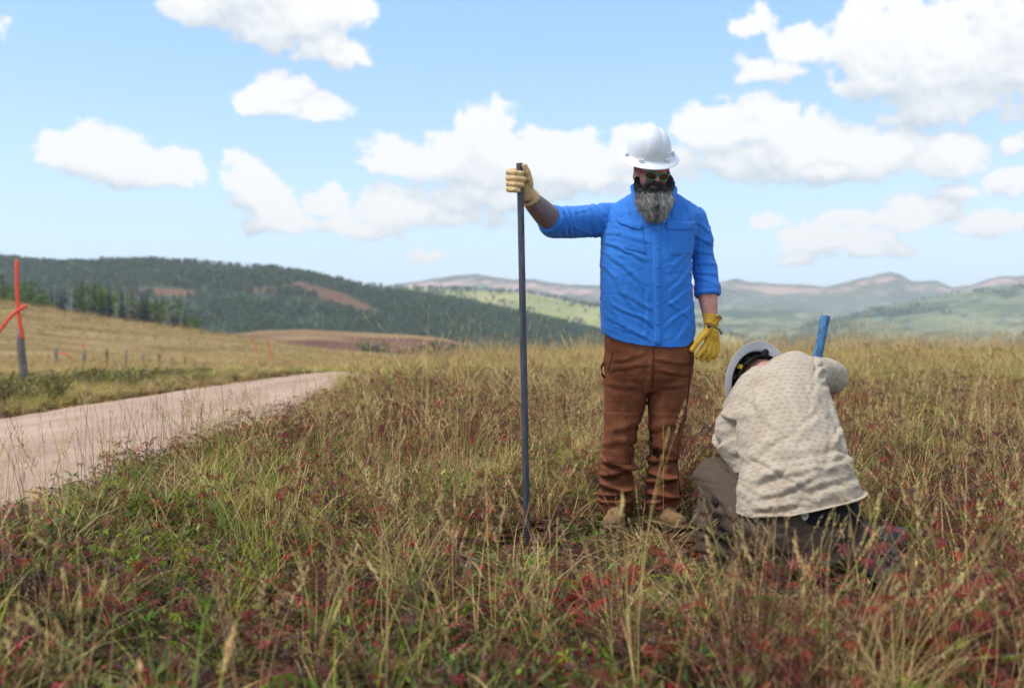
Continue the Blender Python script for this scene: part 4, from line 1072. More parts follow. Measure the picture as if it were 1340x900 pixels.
# beard: a body of hair and loose strands over it
bp_ = [ell(P(856,256,4.76), (.068, .046, .034)), ell(P(856,264,4.755), (.073, .044, .046)), ell(P(856.5,275,4.755), (.052, .036, .038)),
       tb([P(834,233,4.82), P(835,244,4.78), P(841,258,4.76)], [.008, .016, .026], 12, ref=(0, 1, 0)), tb([P(876,231,4.83), P(876,244,4.79), P(871,258,4.76)], [.008, .015, .026], 12, ref=(0, 1, 0)),
       tb([P(843,247,4.735), P(849,240.5,4.718), P(856.5,238.5,4.712), P(863,240.5,4.718), P(870,247,4.735)], [.009, .0105, .0085, .0105, .009], 10)]
bme = fuse('beard', bp_, None, None, .004, 4, lambda co, no: co+no*((fbm(co[:, 0]*80, co[:, 2]*22, 3, 370)-.5)*.016)[:, None], link_=False)
nv = len(bme.vertices); co = np.empty(nv*3); bme.vertices.foreach_get('co', co); co = co.reshape(-1, 3); no = np.empty(nv*3); bme.vertex_normals.foreach_get('vector', no); no = no.reshape(-1, 3)
fcs = [tuple(p.vertices) for p in bme.polygons]
def bcol(x, z, rnd):
    py = HY-(z-CH)*FP/4.76; px = x*FP/4.76+670
    g = float(sstep(248, 263, py+rnd*12-6))*(.25+.75*min(1, abs(px-857)/7)); g *= .20+.70*rnd**1.3
    return np.array([.018, .014, .013])*(1-g)+np.array([.60, .57, .52])*g
mb = MB(); mb.add(co, fcs, np.array([bcol(p[0], p[2], .35)*.6 for p in co]))
rb = np.random.default_rng(77)
for k in range(6500):
    i = int(rb.integers(0, nv)); p, n_ = co[i], no[i]
    if n_[1] > .35: continue
    py = HY-(p[2]-CH)*FP/4.76
    L = (.014+.022*rb.random())*(1.0 if py > 254 else .35); w = .0011+.0007*rb.random()
    side = (p[0]-P(856,0,4.76).x); d = np.array([side*1.2+rb.normal(0, .18)-side*4.4*float(sstep(260, 280, py)), -.10+n_[1]*.25, -1.0]); d /= np.linalg.norm(d)
    q = p+n_*.002; c = bcol(p[0], p[2]-L*.5, rb.random()); V = []; wv = np.array([1, .2, 0])*w; bend = rb.normal(0, .25, 3)*np.array([1, .4, 0])
    for j in range(4):
        t = j/3; r = q+d*L*t+bend*L*t*t+n_*.004*math.sin(t*3.1)
        V += [r-wv*(1-t*.75), r+wv*(1-t*.75)]
    mb.add(V, [(0, 1, 3, 2), (2, 3, 5, 4), (4, 5, 7, 6)], c)
beard = link('beard', mb.mesh('beard', True), man, M_beard)
# hard hat of the standing man
MHat = Matrix.Scale(1, 4) @ Matrix.Translation(P(849,200.5,4.845)) @ Matrix.Rotation(R(8), 4, 'Z') @ Matrix.Rotation(R(31), 4, 'X') @ Matrix.Rotation(R(-2), 4, 'Y') @ Matrix.Scale(.985, 4)
make_hat(man, MHat)

# ==================================================================== the kneeling man
M_print = None
def printf(t, tc, c, b):
    sp = t.n('ShaderNodeSeparateXYZ', i_Vector=tc)
    wob = t.noise(tc, 9, 3, .5)
    u = t.m('MULTIPLY_ADD', sp.outputs[0], 36, t.m('MULTIPLY', wob, 1.6)); v = t.m('MULTIPLY', t.m('MULTIPLY_ADD', sp.outputs[1], .55, sp.outputs[2]), 40)
    v = t.m('MULTIPLY_ADD', wob, 1.8, v)
    row = t.m('FLOOR', v); u = t.m('MULTIPLY_ADD', row, .5, u)
    cu = t.m('SUBTRACT', t.m('FRACT', u), .5); cv = t.m('SUBTRACT', t.m('FRACT', v), .5)
    cid = t.n('ShaderNodeCombineXYZ', i_X=t.m('FLOOR', u), i_Y=row)
    wn = t.n('ShaderNodeTexWhiteNoise', noise_dimensions='2D'); t.t.links.new(cid.outputs[0], wn.inputs['Vector'])
    cv2 = t.m('ADD', cv, t.m('MULTIPLY', t.m('ABSOLUTE', cu), t.m('MULTIPLY_ADD', wn.outputs[0], 1.1, -.5)))
    d = t.m('SQRT', t.m('ADD', t.m('POWER', t.m('MULTIPLY', cu, 1.0), 2), t.m('POWER', t.m('MULTIPLY', cv2, 2.3), 2)))
    d = t.m('MULTIPLY_ADD', t.m('SUBTRACT', t.noise(tc, 160, 2, .5), .5), .35, d)
    mk = t.m('SUBTRACT', 1, t.smooth(d, .24, .36))
    base = t.ramp(t.noise(tc, 12, 5, .6), [(.3, (.37, .295, .21)), (.7, (.48, .395, .295))])
    # earth stains low on the back
    st = t.m('MULTIPLY', t.smooth(t.noise(tc, 7, 4, .6), .56, .68), t.m('SUBTRACT', 1, t.smooth(sp.outputs[2], .30, .42)))
    base = t.mix(t.m('MULTIPLY', st, .6), base, (.26, .15, .09, 1))
    c = t.mix(t.m('MULTIPLY', mk, .48), base, (.17, .145, .125, 1))
    return weave(300, wr=(9, .5, .005))(t, tc, c, b)
M_print = pmat('printed_jersey', (.45, .4, .35), rough=.9, spec=.1, fn=printf, sheen=.1)
M_kh = pmat('dark_khaki', (.088, .060, .042), rough=.9, spec=.15, mottle=(6, .25), fn=weave(350, wr=(12, .6, .006)))
M_gboot = pmat('dark_grey_boot', (.045, .043, .045), rough=.75, mottle=(14, .3), bump=(40, .5, .004))
M_gsole = pmat('grey_rubber', (.062, .056, .052), rough=.9, spec=.15, mottle=(25, .5))
Yk = 3.85
man2 = empty('person', (P(1045, 690, Yk).x, Yk, 0))
tag(man2, 'kneeling man with his back turned, in printed beige shirt and dark trousers, head bent down', 'person')
def k2(pts): return [P(*p) for p in pts]
K_tor = k2([(1048,690,3.70),(1047,664,3.72),(1044,635,3.76),(1040,600,3.83),(1031,560,3.92),(1027,522,4.02),(1037,496,4.11),(1040,486,4.17)])
K_torR = [(.224, .146), (.230, .150), (.216, .156), (.198, .16), (.196, .16), (.178, .15), (.126, .115), (.088, .085)]
K_la = k2([(992,512,4.10),(972,545,4.10),(957,576,4.12),(972,592,4.22)]); K_laR = [.095, .092, .080, .062]
K_ra = k2([(1062,492,4.13),(1080,491,4.20),(1088,494,4.26)]); K_raR = [.080, .073, .070]
def khem(x): return CH+(HY-np.interp(x/(3.62/FP)+670, [940,965,985,1030,1080,1125,1150], [669,676,678,671,659,652,646]))/FP*3.62
KF = pxf([(1032,500,1040,560,5,.005),(1036,560,1044,640,5,.004),(1060,505,1078,545,5,.008),(1000,510,990,550,5,.007),(1070,540,1000,590,5,.005),(1112,600,1060,585,4,.006),(1100,560,1075,575,4,.006),(975,590,1035,628,4,.007),(1120,655,1085,640,3.5,.006),(1090,520,1098,600,4,.005),(1122,640,1040,660,4,.006),(1118,620,1030,640,5,.007),(1110,598,1000,612,5,.008),(975,640,1040,612,4,.008),(968,656,1020,640,4,.009),(972,625,1010,600,4,.010),(968,668,1000,655,3.5,.008),(980,612,1060,596,5,.006),
  (965,600,1000,570,5,.007),(950,560,980,540,5,.005),(1000,668,1060,650,4,.005),(1085,560,1060,610,6,.005),(990,520,1010,560,6,.004),(1080,505,1055,540,5,.004),(1100,470,1078,500,3.5,.006),(1104,484,1080,490,3,.007),(1106,496,1084,500,3,.007),(1098,508,1082,510,3,.004),
  (1000,590,1080,570,6,.005),(1010,625,1090,618,4,.005),(990,645,1015,668,4,.006)], 3.85)
def sh2_disp(co, no):
    h = folds(co, KF)+(fbm(co[:, 0]*12, co[:, 2]*24+co[:, 0]*10, 4, 380)-.5)*.016*(1.2-.7*sstep(.35, .6, co[:, 2]))
    co = co+no*h[:, None]
    hz_ = khem(co[:, 0]); low = (co[:, 2] < hz_)
    co[low, 2] = hz_[low]+(co[low, 2]-hz_[low])*.02
    return co
shirt2 = fuse('shirt', [tb(K_tor, K_torR, 36), tb(k2([(1000,508,4.08),(984,535,4.06),(968,566,4.07)]), [.10, .105, .10], 24), tb(K_la, K_laR, 24), tb(K_ra, K_raR, 24), tb(k2([(1026,512,4.06),(1014,508,4.12)]), [.085, .070], 20), tb(k2([(1000,530,4.04),(976,560,4.04),(970,584,4.04),(985,606,3.98)]), [.12, .115, .10, .08], 20)], M_print, man2, .0045, 18, sh2_disp)
# collar band round the nape
nk0, nk1 = np.array(P(1016,510,4.10)), np.array(P(1003,505,4.17))
V, F = tubeV([nk0, nk0*.5+nk1*.5, nk1], [.074, .070, .066], 28, ref=(0, 0, 1), round_=False)
fuse('collar', [(V, F)], M_print, shirt2, .004, 3)
# trousers
K_lt = k2([(1010,700,3.76),(970,665,3.92),(934,624,4.08)]); K_ls = k2([(934,626,4.08),(932,668,4.08),(937,712,4.06),(940,735,4.05)])
K_rt = k2([(1085,700,3.76),(1108,706,3.95),(1120,712,4.10)]); K_rs = k2([(1120,714,4.08),(1134,716,3.92),(1148,712,3.74)])
TR2 = [tb(k2([(1048,692,3.72),(1048,706,3.72),(1048,722,3.76)]), [(.222, .146), (.226, .15), (.20, .13)], 32), tb(K_lt, [.115, .100, .084], 24), tb(K_ls, [.084, .082, .078, .074], 22), tb(K_rt, [.12, .10, .085], 24), tb(K_rs, [.085, .080, .066], 22)]
KT = pxf([(940,610,975,640,5,.006),(930,640,965,700,5,.007),(915,640,930,710,5,.006),(912,690,955,705,4,.010),(915,705,958,698,4,.010),(918,720,955,728,4,.010),(950,600,975,630,5,.005),(985,690,1030,705,5,.006),(1070,690,1120,710,5,.008),(1110,680,1150,720,5,.007)], 4.0)
M_kseam = pmat('dark_seam', (.035, .026, .02), rough=.95, spec=.1)
tr2 = fuse('trousers', TR2, M_kh, man2, .005, 8, lambda co, no: co+no*(folds(co, KT)+(fbm(co[:, 0]*14+co[:, 1]*8, co[:, 2]*28, 4, 390)-.5)*.016)[:, None])
tb2 = bvh_of(tr2)
for nm, q, nu_, nv_ in (('back_pocket', ((990,694),(1028,698),(1024,725),(992,720)), 8, 8), ('back_pocket', ((1068,696),(1106,690),(1104,716),(1070,724)), 8, 8)): drape(nm, tb2, q, nu_, nv_, .005, M_kh, tr2, 3.6, y_from=-1.2)
for q, nu_, nv_ in ((((1047,686),(1048.5,686),(1049,730),(1047.5,730)), 1, 12), (((912,640),(914,639),(936,700),(934,701)), 1, 14), (((946,600),(948,600),(978,650),(976,651)), 1, 12)): drape('seam', tb2, q, nu_, nv_, .0035, M_kseam, tr2, 3.6 if q[0][0] > 1000 else 4.0, y_from=-1.2)
wb = fuse('waistband', [tb(k2([(1049,662,3.722),(1049,680,3.72),(1049,692,3.72)]), [(.198, .124), (.216, .140), (.210, .134)], 36)], M_black, man2, .005, 3)
wbb = bvh_of(wb)
M_whitep = pmat('white_print', (.65, .63, .58), rough=.7)
k = 3.575/FP
def onwb(px, py, off):
    hit = wbb.ray_cast(Vector(((px-670)*k, 2.6, CH+(HY-py)*k)), Vector((0, 1, 0))); return np.array(hit[0])+np.array(hit[1])*off if hit[0] else None
sh_o = [(1051,671),(1055,669.5),(1059.5,671),(1060,676),(1057.5,680),(1055,682),(1052,679.5),(1050.5,675)]
V = [onwb(x, y, .003) for x, y in sh_o]
if all(v is not None for v in V):
    V = np.array(V+[onwb(x, y, -.001) for x, y in sh_o]); n = len(sh_o)
    em = objmesh('shield_emblem', [(V, [tuple(range(n)), tuple(range(n, 2*n))[::-1]]+[(i, (i+1) % n, n+(i+1) % n, n+i) for i in range(n)])], M_whitep, wb, smooth=False)
    C2 = [onwb(1055+math.cos(a)*2.2, 675+math.sin(a)*2.8, .0042) for a in np.linspace(0, 5.0, 10)]
    if all(v is not None for v in C2) and np.ptp(np.array(C2)[:, 1]) < .02: objmesh('emblem_mark', [tb(C2, [.0010]*10, 5, ref=(0, 1, 0))], M_black, em)
# boots of the kneeling man
heel, toe = Vector(P(1148,697,3.60)), Vector(P(1207,800,3.38)); t_ = (toe-heel).normalized()
ns = Vector((.10, -.67, .74)); ns = (ns-t_*ns.dot(t_)).normalized()
MB2 = frame3(heel+t_*.04, -ns, -t_)
M_redlogo = pmat('red_rubber', (.65, .02, .02), rough=.5)
make_boot(man2, MB2, M_gboot, M_gsole, M_black, .16, .016, M_redlogo)
MB3 = Matrix.Rotation(R(168), 4, 'Z'); MB3.translation = Vector((P(940,0,4.05).x, 4.05, .012))
make_boot(man2, MB3, M_gboot, M_gsole, M_black, .16)
# helmet, head and body
u_ = Vector((-.30, .94, .02)); f_ = Vector((-.25, .1, -1))
MHat2 = frame3(P(988,500,4.22), u_, -f_)
MHd2 = frame3(Vector(P(989,500,4.24))-u_.normalized()*.055, u_, -f_)
make_hat(man2, MHat2, True)
pipe_b, pipe_t = Vector(P(1013,716,4.42)), Vector(P(1080.5,413,4.42))
def pp_(py): t = (716-py)/303; return pipe_b.lerp(pipe_t, t)
h1, h2 = pp_(600), pp_(560)
def fist(c, sgn, r=.012):
    out = []; c = Vector(c)
    for i in range(4):
        z = .033-.022*i
        out.append(tb([c+Vector((sgn*.030, -.030, z)), c+Vector((sgn*-.010, -.036, z)), c+Vector((sgn*-.034, -.006, z)), c+Vector((sgn*-.026, .028, z)), c+Vector((sgn*.006, .032, z))], [r, r, r, r*.95, r*.85], 12))
    out.append(ell(c+Vector((sgn*.036, -.012, 0)), (.020, .030, .046)))
    out.append(tb([c+Vector((sgn*.036, .010, .025)), c+Vector((sgn*.012, .034, .046)), c+Vector((sgn*-.014, .034, .050))], [.014, .0125, .011], 12))
    return out
foreL2 = k2([(958,588,4.15),(985,600,4.28)])+[h1+Vector((-.045, -.01, 0))]
foreR2 = k2([(1086,496,4.25)])+[h2.lerp(Vector(P(1086,496,4.25)), .45)+Vector((.03, .03, -.02)), h2+Vector((.05, -.01, 0))]
bp2 = [xf(p, MHd2) for p in headpieces()]+[tb([Vector(P(989,500,4.24))-u_.normalized()*.07, P(1004,506,4.13), P(1025,512,4.07)], [.056, .056, .070], 20)]
bp2 += [tb(K_tor, [(a-.04, b-.04) for a, b in K_torR], 28), tb(K_la[:3], [.055, .046, .042], 18), tb(K_ra, [.055, .05, .048], 18), tb(foreL2, [.046, .040, .030], 16), tb(foreR2, [.046, .040, .030], 16),
        tb(K_lt, [.09, .075, .062], 20), tb(K_ls, [.058, .054, .046, .04], 18), tb(K_rt, [.09, .075, .06], 20), tb(K_rs, [.06, .055, .04], 18), tb(k2([(1047,680,3.73),(1048,715,3.75)]), [(.17, .09), (.17, .09)], 24)]
bp2 += fist(h1, -1)+fist(h2, 1)
bp2 += [xf(tb([(0, 0, .05), (0, -.1, .05), (0, -.19, .04)], [.03, .03, .026], 12), M) for M in (MB2, MB3)]+[xf(tb([(0, 0, .06), (0, 0, .2)], [.035, .04], 14, ref=(0, 1, 0)), M) for M in (MB2, MB3)]
fuse('body', bp2, M_skin, man2, .0045, 4)
gg = [tb(q[0] if False else [q_ for q_ in q[0]], q[1], 12) for q in []]
# leather gloves on both hidden hands
fuse('glove', fist(h1, -1, .0145)+[tb([h1+Vector((-.04, -.01, 0)), h1.lerp(foreL2[1], .35)+Vector((-.02, 0, 0))], [.032, .040], 16)], M_glY, man2, .003, 3)
fuse('glove', fist(h2, 1, .0145)+[tb([h2+Vector((.045, -.01, 0)), h2.lerp(foreR2[1], .4)+Vector((.02, 0, 0))], [.032, .040], 16)], M_glY, man2, .003, 3)
# the blue pipe he works with: hollow tube
def hollow(p0, p1, r, th, n=28):
    p0, p1 = np.array(p0), np.array(p1); t = (p1-p0)/np.linalg.norm(p1-p0); A = np.cross((0, 1, 0), t); A /= np.linalg.norm(A); B = np.cross(t, A)
    a = np.arange(n)*2*math.pi/n; ring = lambda p, rr: p+np.outer(np.cos(a)*rr, A)+np.outer(np.sin(a)*rr, B)
    V = np.vstack([ring(p0, r), ring(p1, r), ring(p1, r-th), ring(p1-t*.2, r-th)]); F = [(i*n+j, i*n+(j+1) % n, (i+1)*n+(j+1) % n, (i+1)*n+j) for i in range(3) for j in range(n)]
    F.append(tuple(range(n))[::-1]); F.append(tuple(3*n+j for j in range(n))); return V, F
pbv = np.array(pipe_b); V, F = hollow(pipe_b+Vector((0, 0, -.12)), pipe_t, .0200, .003)
pipe = objmesh('blue_pipe', [(V-pbv, F)], M_bluepipe); pipe.location = pbv
es = pipe.modifiers.new('e', 'EDGE_SPLIT'); es.split_angle = R(50)
tag(pipe, 'scuffed blue metal pipe leaning up behind the kneeling man\'s right shoulder', 'metal pipe')
# ------------------------------------------------------------------ meadow plants
M_gr = leafmat('grass_blades', .22, .35, .7)
M_lf = leafmat('broad_leaves', .20, .30, .6)
RP = np.random.default_rng(500)
def blade(mb, base, az, h, lean, w, c0, c1, seg=4, droop=.0, fold=0):
    """a tapering blade growing up and bending over towards az"""
    d = np.array([math.cos(az), math.sin(az), 0]); s = np.array([-d[1], d[0], 0]); V = []; C = []
    for j in range(seg+1):
        t = j/seg; a = lean*t+droop*t*t
        p = base+d*h*(math.sin(a)*t*.9)+np.array([0, 0, 1])*h*t*math.cos(min(a, 2.2)*.75)
        ww = w*(1-t**1.6)*.5+.0003
        V += [p-s*ww, p+s*ww]; c = np.array(c0)*(1-t)+np.array(c1)*t; C += [c, c]
    mb.add(V, [(2*j, 2*j+1, 2*j+3, 2*j+2) for j in range(seg)], np.array(C)); return p
def stalk(mb, base, az, h, lean, r, c, seg=5):
    d = np.array([math.cos(az), math.sin(az), 0]); pts = []
    for j in range(seg+1):
        t = j/seg; pts.append(np.array(base)+d*h*lean*t*t+np.array([0, 0, h*t*(1-.18*lean*t)]))
    e = [np.array([math.cos(a), math.sin(a), 0]) for a in (0, 2.09, 4.19)]; V = []
    for j, p in enumerate(pts): V += [p+q*r*(1-.5*j/seg) for q in e]
    F = [(3*j+k, 3*j+(k+1) % 3, 3*j+3+(k+1) % 3, 3*j+3+k) for j in range(seg) for k in range(3)]
    mb.add(V, F, c); t = pts[-1]-pts[-2]; return pts, t/np.linalg.norm(t)
def spike(mb, p, t, L, r, n, c, rg, up=.5):
    """dense seed head: husks round an axis"""
    A = np.cross(t, (0, 1, .3)); A /= np.linalg.norm(A); B = np.cross(t, A)
    for i in range(n):
        q = (i+.5)/n; a = rg.random()*6.28; o = A*math.cos(a)+B*math.sin(a); rr = r*math.sin(math.pi*(q*.86+.1))**.6
        b = p+t*L*q; e = b+o*rr+t*L*up/n*3*(.6+rg.random()); s = np.cross(o, t)*rr*.38
        mb.add([b, (b+e)/2+s, e, (b+e)/2-s], [(0, 1, 2, 3)], np.array(c)*(.7+.6*rg.random()))
def plume(mb, p, t, L, sp, n, c, rg):
    for i in range(n):
        q = i/n; a = rg.random()*6.28; o = np.array([math.cos(a), math.sin(a), .6]); o /= np.linalg.norm(o)
        b = p+t*L*q; l = sp*(1-.7*q)*(.5+.7*rg.random()); e = b+o*l; s = np.array([-o[1], o[0], 0])*.0012
        mb.add([b-s, b+s, e+s, e-s], [(0, 1, 2, 3)], np.array(c)*.8)
        for k in range(2):
            f = b+(e-b)*(.55+.45*k); w = .0022; dz = np.array([rg.normal(0, .4), rg.normal(0, .4), 1.])*.008
            mb.add([f, f+dz*.5+np.array([w, 0, 0]), f+dz, f+dz*.5-np.array([w, 0, 0])], [(0, 1, 2, 3)], np.array(c)*(.75+.5*rg.random()))
STR = (.76, .56, .25); STR2 = (.52, .34, .14); GRN = (.175, .27, .022); YGR = (.44, .45, .055); DGR = (.05, .085, .018)
RED = (.42, .042, .040); MAR = (.23, .062, .045); ORG = (.27, .085, .03); PUR = (.10, .045, .045); OLV = (.15, .145, .035); BRN = (.13, .07, .035)
def mixc(rg, cs): c = np.array(cs[int(rg.integers(0, len(cs)))]); return c*(.75+.5*rg.random())
def tuft(n, h, w, c0s, c1s, lean, spread, rg, droop=.3):
    mb = MB()
    for i in range(n):
        a = rg.random()*6.28; r = spread*math.sqrt(rg.random()); b = np.array([math.cos(a)*r, math.sin(a)*r, -.02])
        blade(mb, b, rg.random()*6.28, h*(.45+.6*rg.random()), lean*(.3+rg.random()), w*(.7+.6*rg.random()), mixc(rg, c0s), mixc(rg, c1s), 4, droop*rg.random()*2)
    return mb
LEAFV = []
def palm_leaf(lobes=7, deep=.24, droop=.45):
    V = [(0, 0, 0)]; F = []
    for k in range(lobes):
        a = R(-125+250*k/(lobes-1)); L = 1-.22*abs(k-(lobes-1)/2)/((lobes-1)/2)
        hw = R(250/(lobes-1)/2)
        def pt(r, da, z=0): return (math.sin(a+da)*r, math.cos(a+da)*r, -droop*r*r+z)
        i = len(V)
        V += [pt(deep, -hw*.55), pt(.60*L, -hw*.44, .05), pt(.78*L, -hw*.30, .03), pt(L*.97, -hw*.02, -.06), pt(.86*L, hw*.26, .02), pt(.62*L, hw*.46, .05), pt(deep, hw*.55), pt(.55*L, 0, -.06)]
        F += [(0, i, i+7), (i, i+1, i+7), (i+1, i+2, i+7), (i+2, i+3, i+7), (i+3, i+4, i+7), (i+4, i+5, i+7), (i+5, i+6, i+7), (i+6, 0, i+7)]
    return np.array(V), F
def put_leaf(mb, p, nrm, ax, s, c, c2=None, kind=7):
    V, F = palm_leaf(kind); n = np.array(nrm)/np.linalg.norm(nrm); y = np.array(ax, float); y -= n*y.dot(n); y /= np.linalg.norm(y); x = np.cross(y, n)
    rr = np.linalg.norm(V[:, :2], axis=1)[:, None]; C = np.array(c)*(1-rr)+np.array(c if c2 is None else c2)*rr
    mb.add(V[:, :1]*x*s+V[:, 1:2]*y*s+V[:, 2:3]*n*s+np.array(p), F, C)
def forb(ns, h, ls, cols, rg, spread=.09):
    mb = MB()
    for i in range(ns):
        a = rg.random()*6.28; L = h*(.5+.6*rg.random()); r = spread*rg.random()
        pts, t = stalk(mb, (math.cos(a)*r*.3, math.sin(a)*r*.3, -.02), a, L, .35+.5*rg.random(), .0016, mixc(rg, [PUR, MAR, BRN]), 4)
        for k in range(int(rg.integers(2, 5))):
            q = pts[-1] if k == 0 else pts[int(rg.integers(2, 5))]
            b = rg.random()*6.28; off = np.array([math.cos(b), math.sin(b), .35])*(.02+.03*rg.random())*(k > 0)
            c = mixc(rg, cols); put_leaf(mb, q+off, (math.cos(b)*.5+rg.normal(0, .2), math.sin(b)*.5+rg.normal(0, .2), .9), (math.cos(b), math.sin(b), .1), ls*(.6+.6*rg.random()), c, c*(.7+.7*rg.random()), int(rg.choice([5, 7])))
    return mb
def smallforb(n, h, cols, rg, ls=.012, spread=.08):
    mb = MB()
    for i in range(n):
        a = rg.random()*6.28; r = spread*rg.random(); L = h*(.4+.7*rg.random())
        pts, t = stalk(mb, (math.cos(a)*r*.5, math.sin(a)*r*.5, -.01), a, L, .4+.4*rg.random(), .0011, mixc(rg, [BRN, MAR, OLV]), 4)
        for k in range(9):
            q = pts[1+int(rg.integers(0, 4))]; b = rg.random()*6.28; l = ls*(.7+.8*rg.random()); o = np.array([math.cos(b), math.sin(b), .3+.5*rg.random()]); s = np.array([-math.sin(b), math.cos(b), 0])*l*.32
            mb.add([q, q+o*l*.9+s, q+o*l*2, q+o*l*.9-s], [(0, 1, 2, 3)], mixc(rg, cols))
    return mb
rg = RP
K = {}; protos = []
def reg(kind, mb, m): K.setdefault(kind, []).append(len(protos)); protos.append((mb.mesh('%s_%d' % (kind, len(protos))), m))
for i in range(4): reg('green', tuft(34, .24, .0042, [GRN, DGR, OLV], [YGR, GRN, STR], .5, .055, rg), M_gr)
for i in range(4): reg('straw', tuft(26, .32, .0032, [STR2, OLV, STR2], [STR, STR, STR2], .6, .06, rg), M_gr)
for i in range(3): reg('yellow', tuft(30, .28, .0036, [OLV, YGR], [YGR, STR, YGR], .5, .055, rg), M_gr)
for i in range(3): reg('long', tuft(13, .50, .0060, [GRN, OLV, DGR], [YGR, GRN, STR], .45, .06, rg, .35), M_gr)
for i in range(5):
    mb = MB()
    for k in range(5):
        a = rg.random()*6.28; pts, t = stalk(mb, (rg.normal(0, .03), rg.normal(0, .03), -.02), a, .42+.26*rg.random(), .10+.25*rg.random(), .0013, mixc(rg, [STR, STR2, STR]))
        if i < 3: spike(mb, pts[-1], t, .05+.04*rg.random(), .006, 26, STR, rg)
        else: plume(mb, pts[-2], t, .13, .03, 16, mixc(rg, [STR2, BRN, STR]), rg)
        blade(mb, pts[0]+np.array([0, 0, .02]), a+1, .25, .6, .003, STR2, STR, 4, .4)
    reg('tall', mb, M_gr)
for i in range(3):
    mb = MB()
    for k in range(3):
        a = rg.random()*6.28; pts, t = stalk(mb, (rg.normal(0, .04), rg.normal(0, .04), -.02), a, .38+.22*rg.random(), .05+.2*rg.random(), .0012, mixc(rg, [STR2, OLV]))
        spike(mb, pts[-1], t, .035+.03*rg.random(), .0042, 34, (.10, .075, .055), rg)
    reg('timothy', mb, M_gr)
for i in range(5): reg('red', forb(12, .20, .025, [[RED, MAR, PUR, MAR, OLV], [MAR, PUR, OLV], [RED, BRN, MAR, OLV], [MAR, MAR, PUR, RED], [OLV, MAR, BRN, PUR]][i], rg), M_lf)
for i in range(4): reg('redtall', forb(15, .36, .024, [[RED, MAR, PUR, MAR, BRN], [MAR, PUR, BRN], [RED, MAR, OLV], [MAR, RED, ORG, PUR]][i], rg, .12), M_lf)
for i in range(3): reg('leafgreen', forb(12, .17, .022, [[GRN, DGR, OLV], [DGR, OLV, MAR], [GRN, OLV, YGR]][i], rg), M_lf)
for i in range(4): reg('cover', smallforb(22, .12, [[OLV, DGR, BRN], [MAR, BRN, PUR], [GRN, OLV, DGR], [BRN, MAR, OLV]][i], rg, .012, .10), M_lf)
for i in range(3): reg('brown', smallforb(14, .34, [[BRN, MAR, PUR], [PUR, BRN, BRN], [STR2, BRN, OLV]][i], rg, .010, .09), M_lf)
for i in range(2):
    mb = MB()
    for k in range(26):
        a = rg.random()*6.28; b = np.array([rg.normal(0, .08), rg.normal(0, .08), .008+.02*rg.random()]); d = np.array([math.cos(a), math.sin(a), rg.normal(0, .12)])*(.05+.09*rg.random()); s = np.array([-d[1], d[0], 0]); s = s/np.linalg.norm(s)*.0018
        mb.add([b-s, b+s, b+d*.5+s+(0, 0, .01), b+d, b+d*.5-s+(0, 0, .01)], [(0, 1, 2, 3, 4)], mixc(rg, [STR, STR2, BRN]))
    reg('litter', mb, M_gr)
for i in range(3):
    mb = tuft(24, .42, .010, [DGR, OLV], [OLV, GRN, BRN], .8, .12, rg)
    b2 = smallforb(20, .42, [[OLV, DGR, BRN], [OLV, BRN, DGR], [YGR, OLV, BRN]][i], rg, .030, .16); mb.add(np.vstack(b2.V), b2.F, np.vstack(b2.C)); reg('verge', mb, M_lf)
PL = kinds('meadow_plant', protos)
# ground footprints kept clear (feet, knees, bar, digging spot)
KEEP = [(P(690,0,4.43).x, 4.43, .13), (P(858,690,4.95).x, 4.86, .14), (P(811,690,4.95).x, 4.86, .14), (P(849,0,4.9).x, 5.0, .16), (P(1047,0,3.75).x, 3.78, .30), (P(1010,0,4.05).x, 4.05, .34), (P(940,0,4.05).x, 4.1, .20), (P(1180,0,3.5).x, 3.52, .16), (P(1125,0,4.0).x, 4.0, .2)]
def place(name, n, xr, yr, weights, scale, dens=None, seed=1, label=None, xmin=None, keep=True, zoff=0, tilt=.16, hmul=None, zf=ground_z):
    g_ = np.random.default_rng(seed)
    y = np.sqrt(g_.uniform(yr[0]**2, yr[1]**2, n)); s = g_.uniform(-1, 1, n)
    x = s*(y*.66+.9) if xr is None else g_.uniform(xr[0], xr[1], n)
    if xmin is not None: k = x > xmin(y); x, y = x[k], y[k]
    if dens is not None: k = g_.random(len(x)) < dens(x, y); x, y = x[k], y[k]
    if keep:
        k = np.ones(len(x), bool)
        for cx, cy, r in KEEP: k &= (x-cx)**2+(y-cy)**2 > r*r
        x, y = x[k], y[k]
    n = len(x); wts = weights(x, y); names = list(wts); Wm = np.stack([np.broadcast_to(wts[q], x.shape) for q in names], 0).astype(float)
    Wm = np.maximum(Wm, 0); Wm /= Wm.sum(0); cum = np.cumsum(Wm, 0); r = g_.random(n); ch = (r[None] > cum).sum(0)
    idx = np.zeros(n, int)
    for i, q in enumerate(names):
        k = ch == i; idx[k] = np.array(K[q])[g_.integers(0, len(K[q]), k.sum())]
    sc = g_.uniform(scale[0], scale[1], n)
    hm = np.ones(n) if hmul is None else hmul(x, y)
    for cx, cy, r in KEEP[:6] if keep else []: hm = hm*(1-.80*np.exp(-(((x-cx)/(r*1.9))**2+((y-cy+.35)/.42)**2)))
    scl = np.stack([sc, sc, sc*hm*g_.uniform(.8, 1.2, n)], -1)
    rot = np.stack([g_.normal(0, tilt, n), g_.normal(0, tilt, n), g_.uniform(0, 6.28, n)], -1)
    return scatter(name, PL, np.stack([x, y, zf(x, y)+zoff], -1), rot, scl, idx, label)
clump = lambda x, y: .42+.58*sstep(.38, .56, fbm(x*2.6, y*2.6, 3, 461))
hvar = lambda x, y: .72+.62*fbm(x*1.7+4, y*1.7, 3, 463)
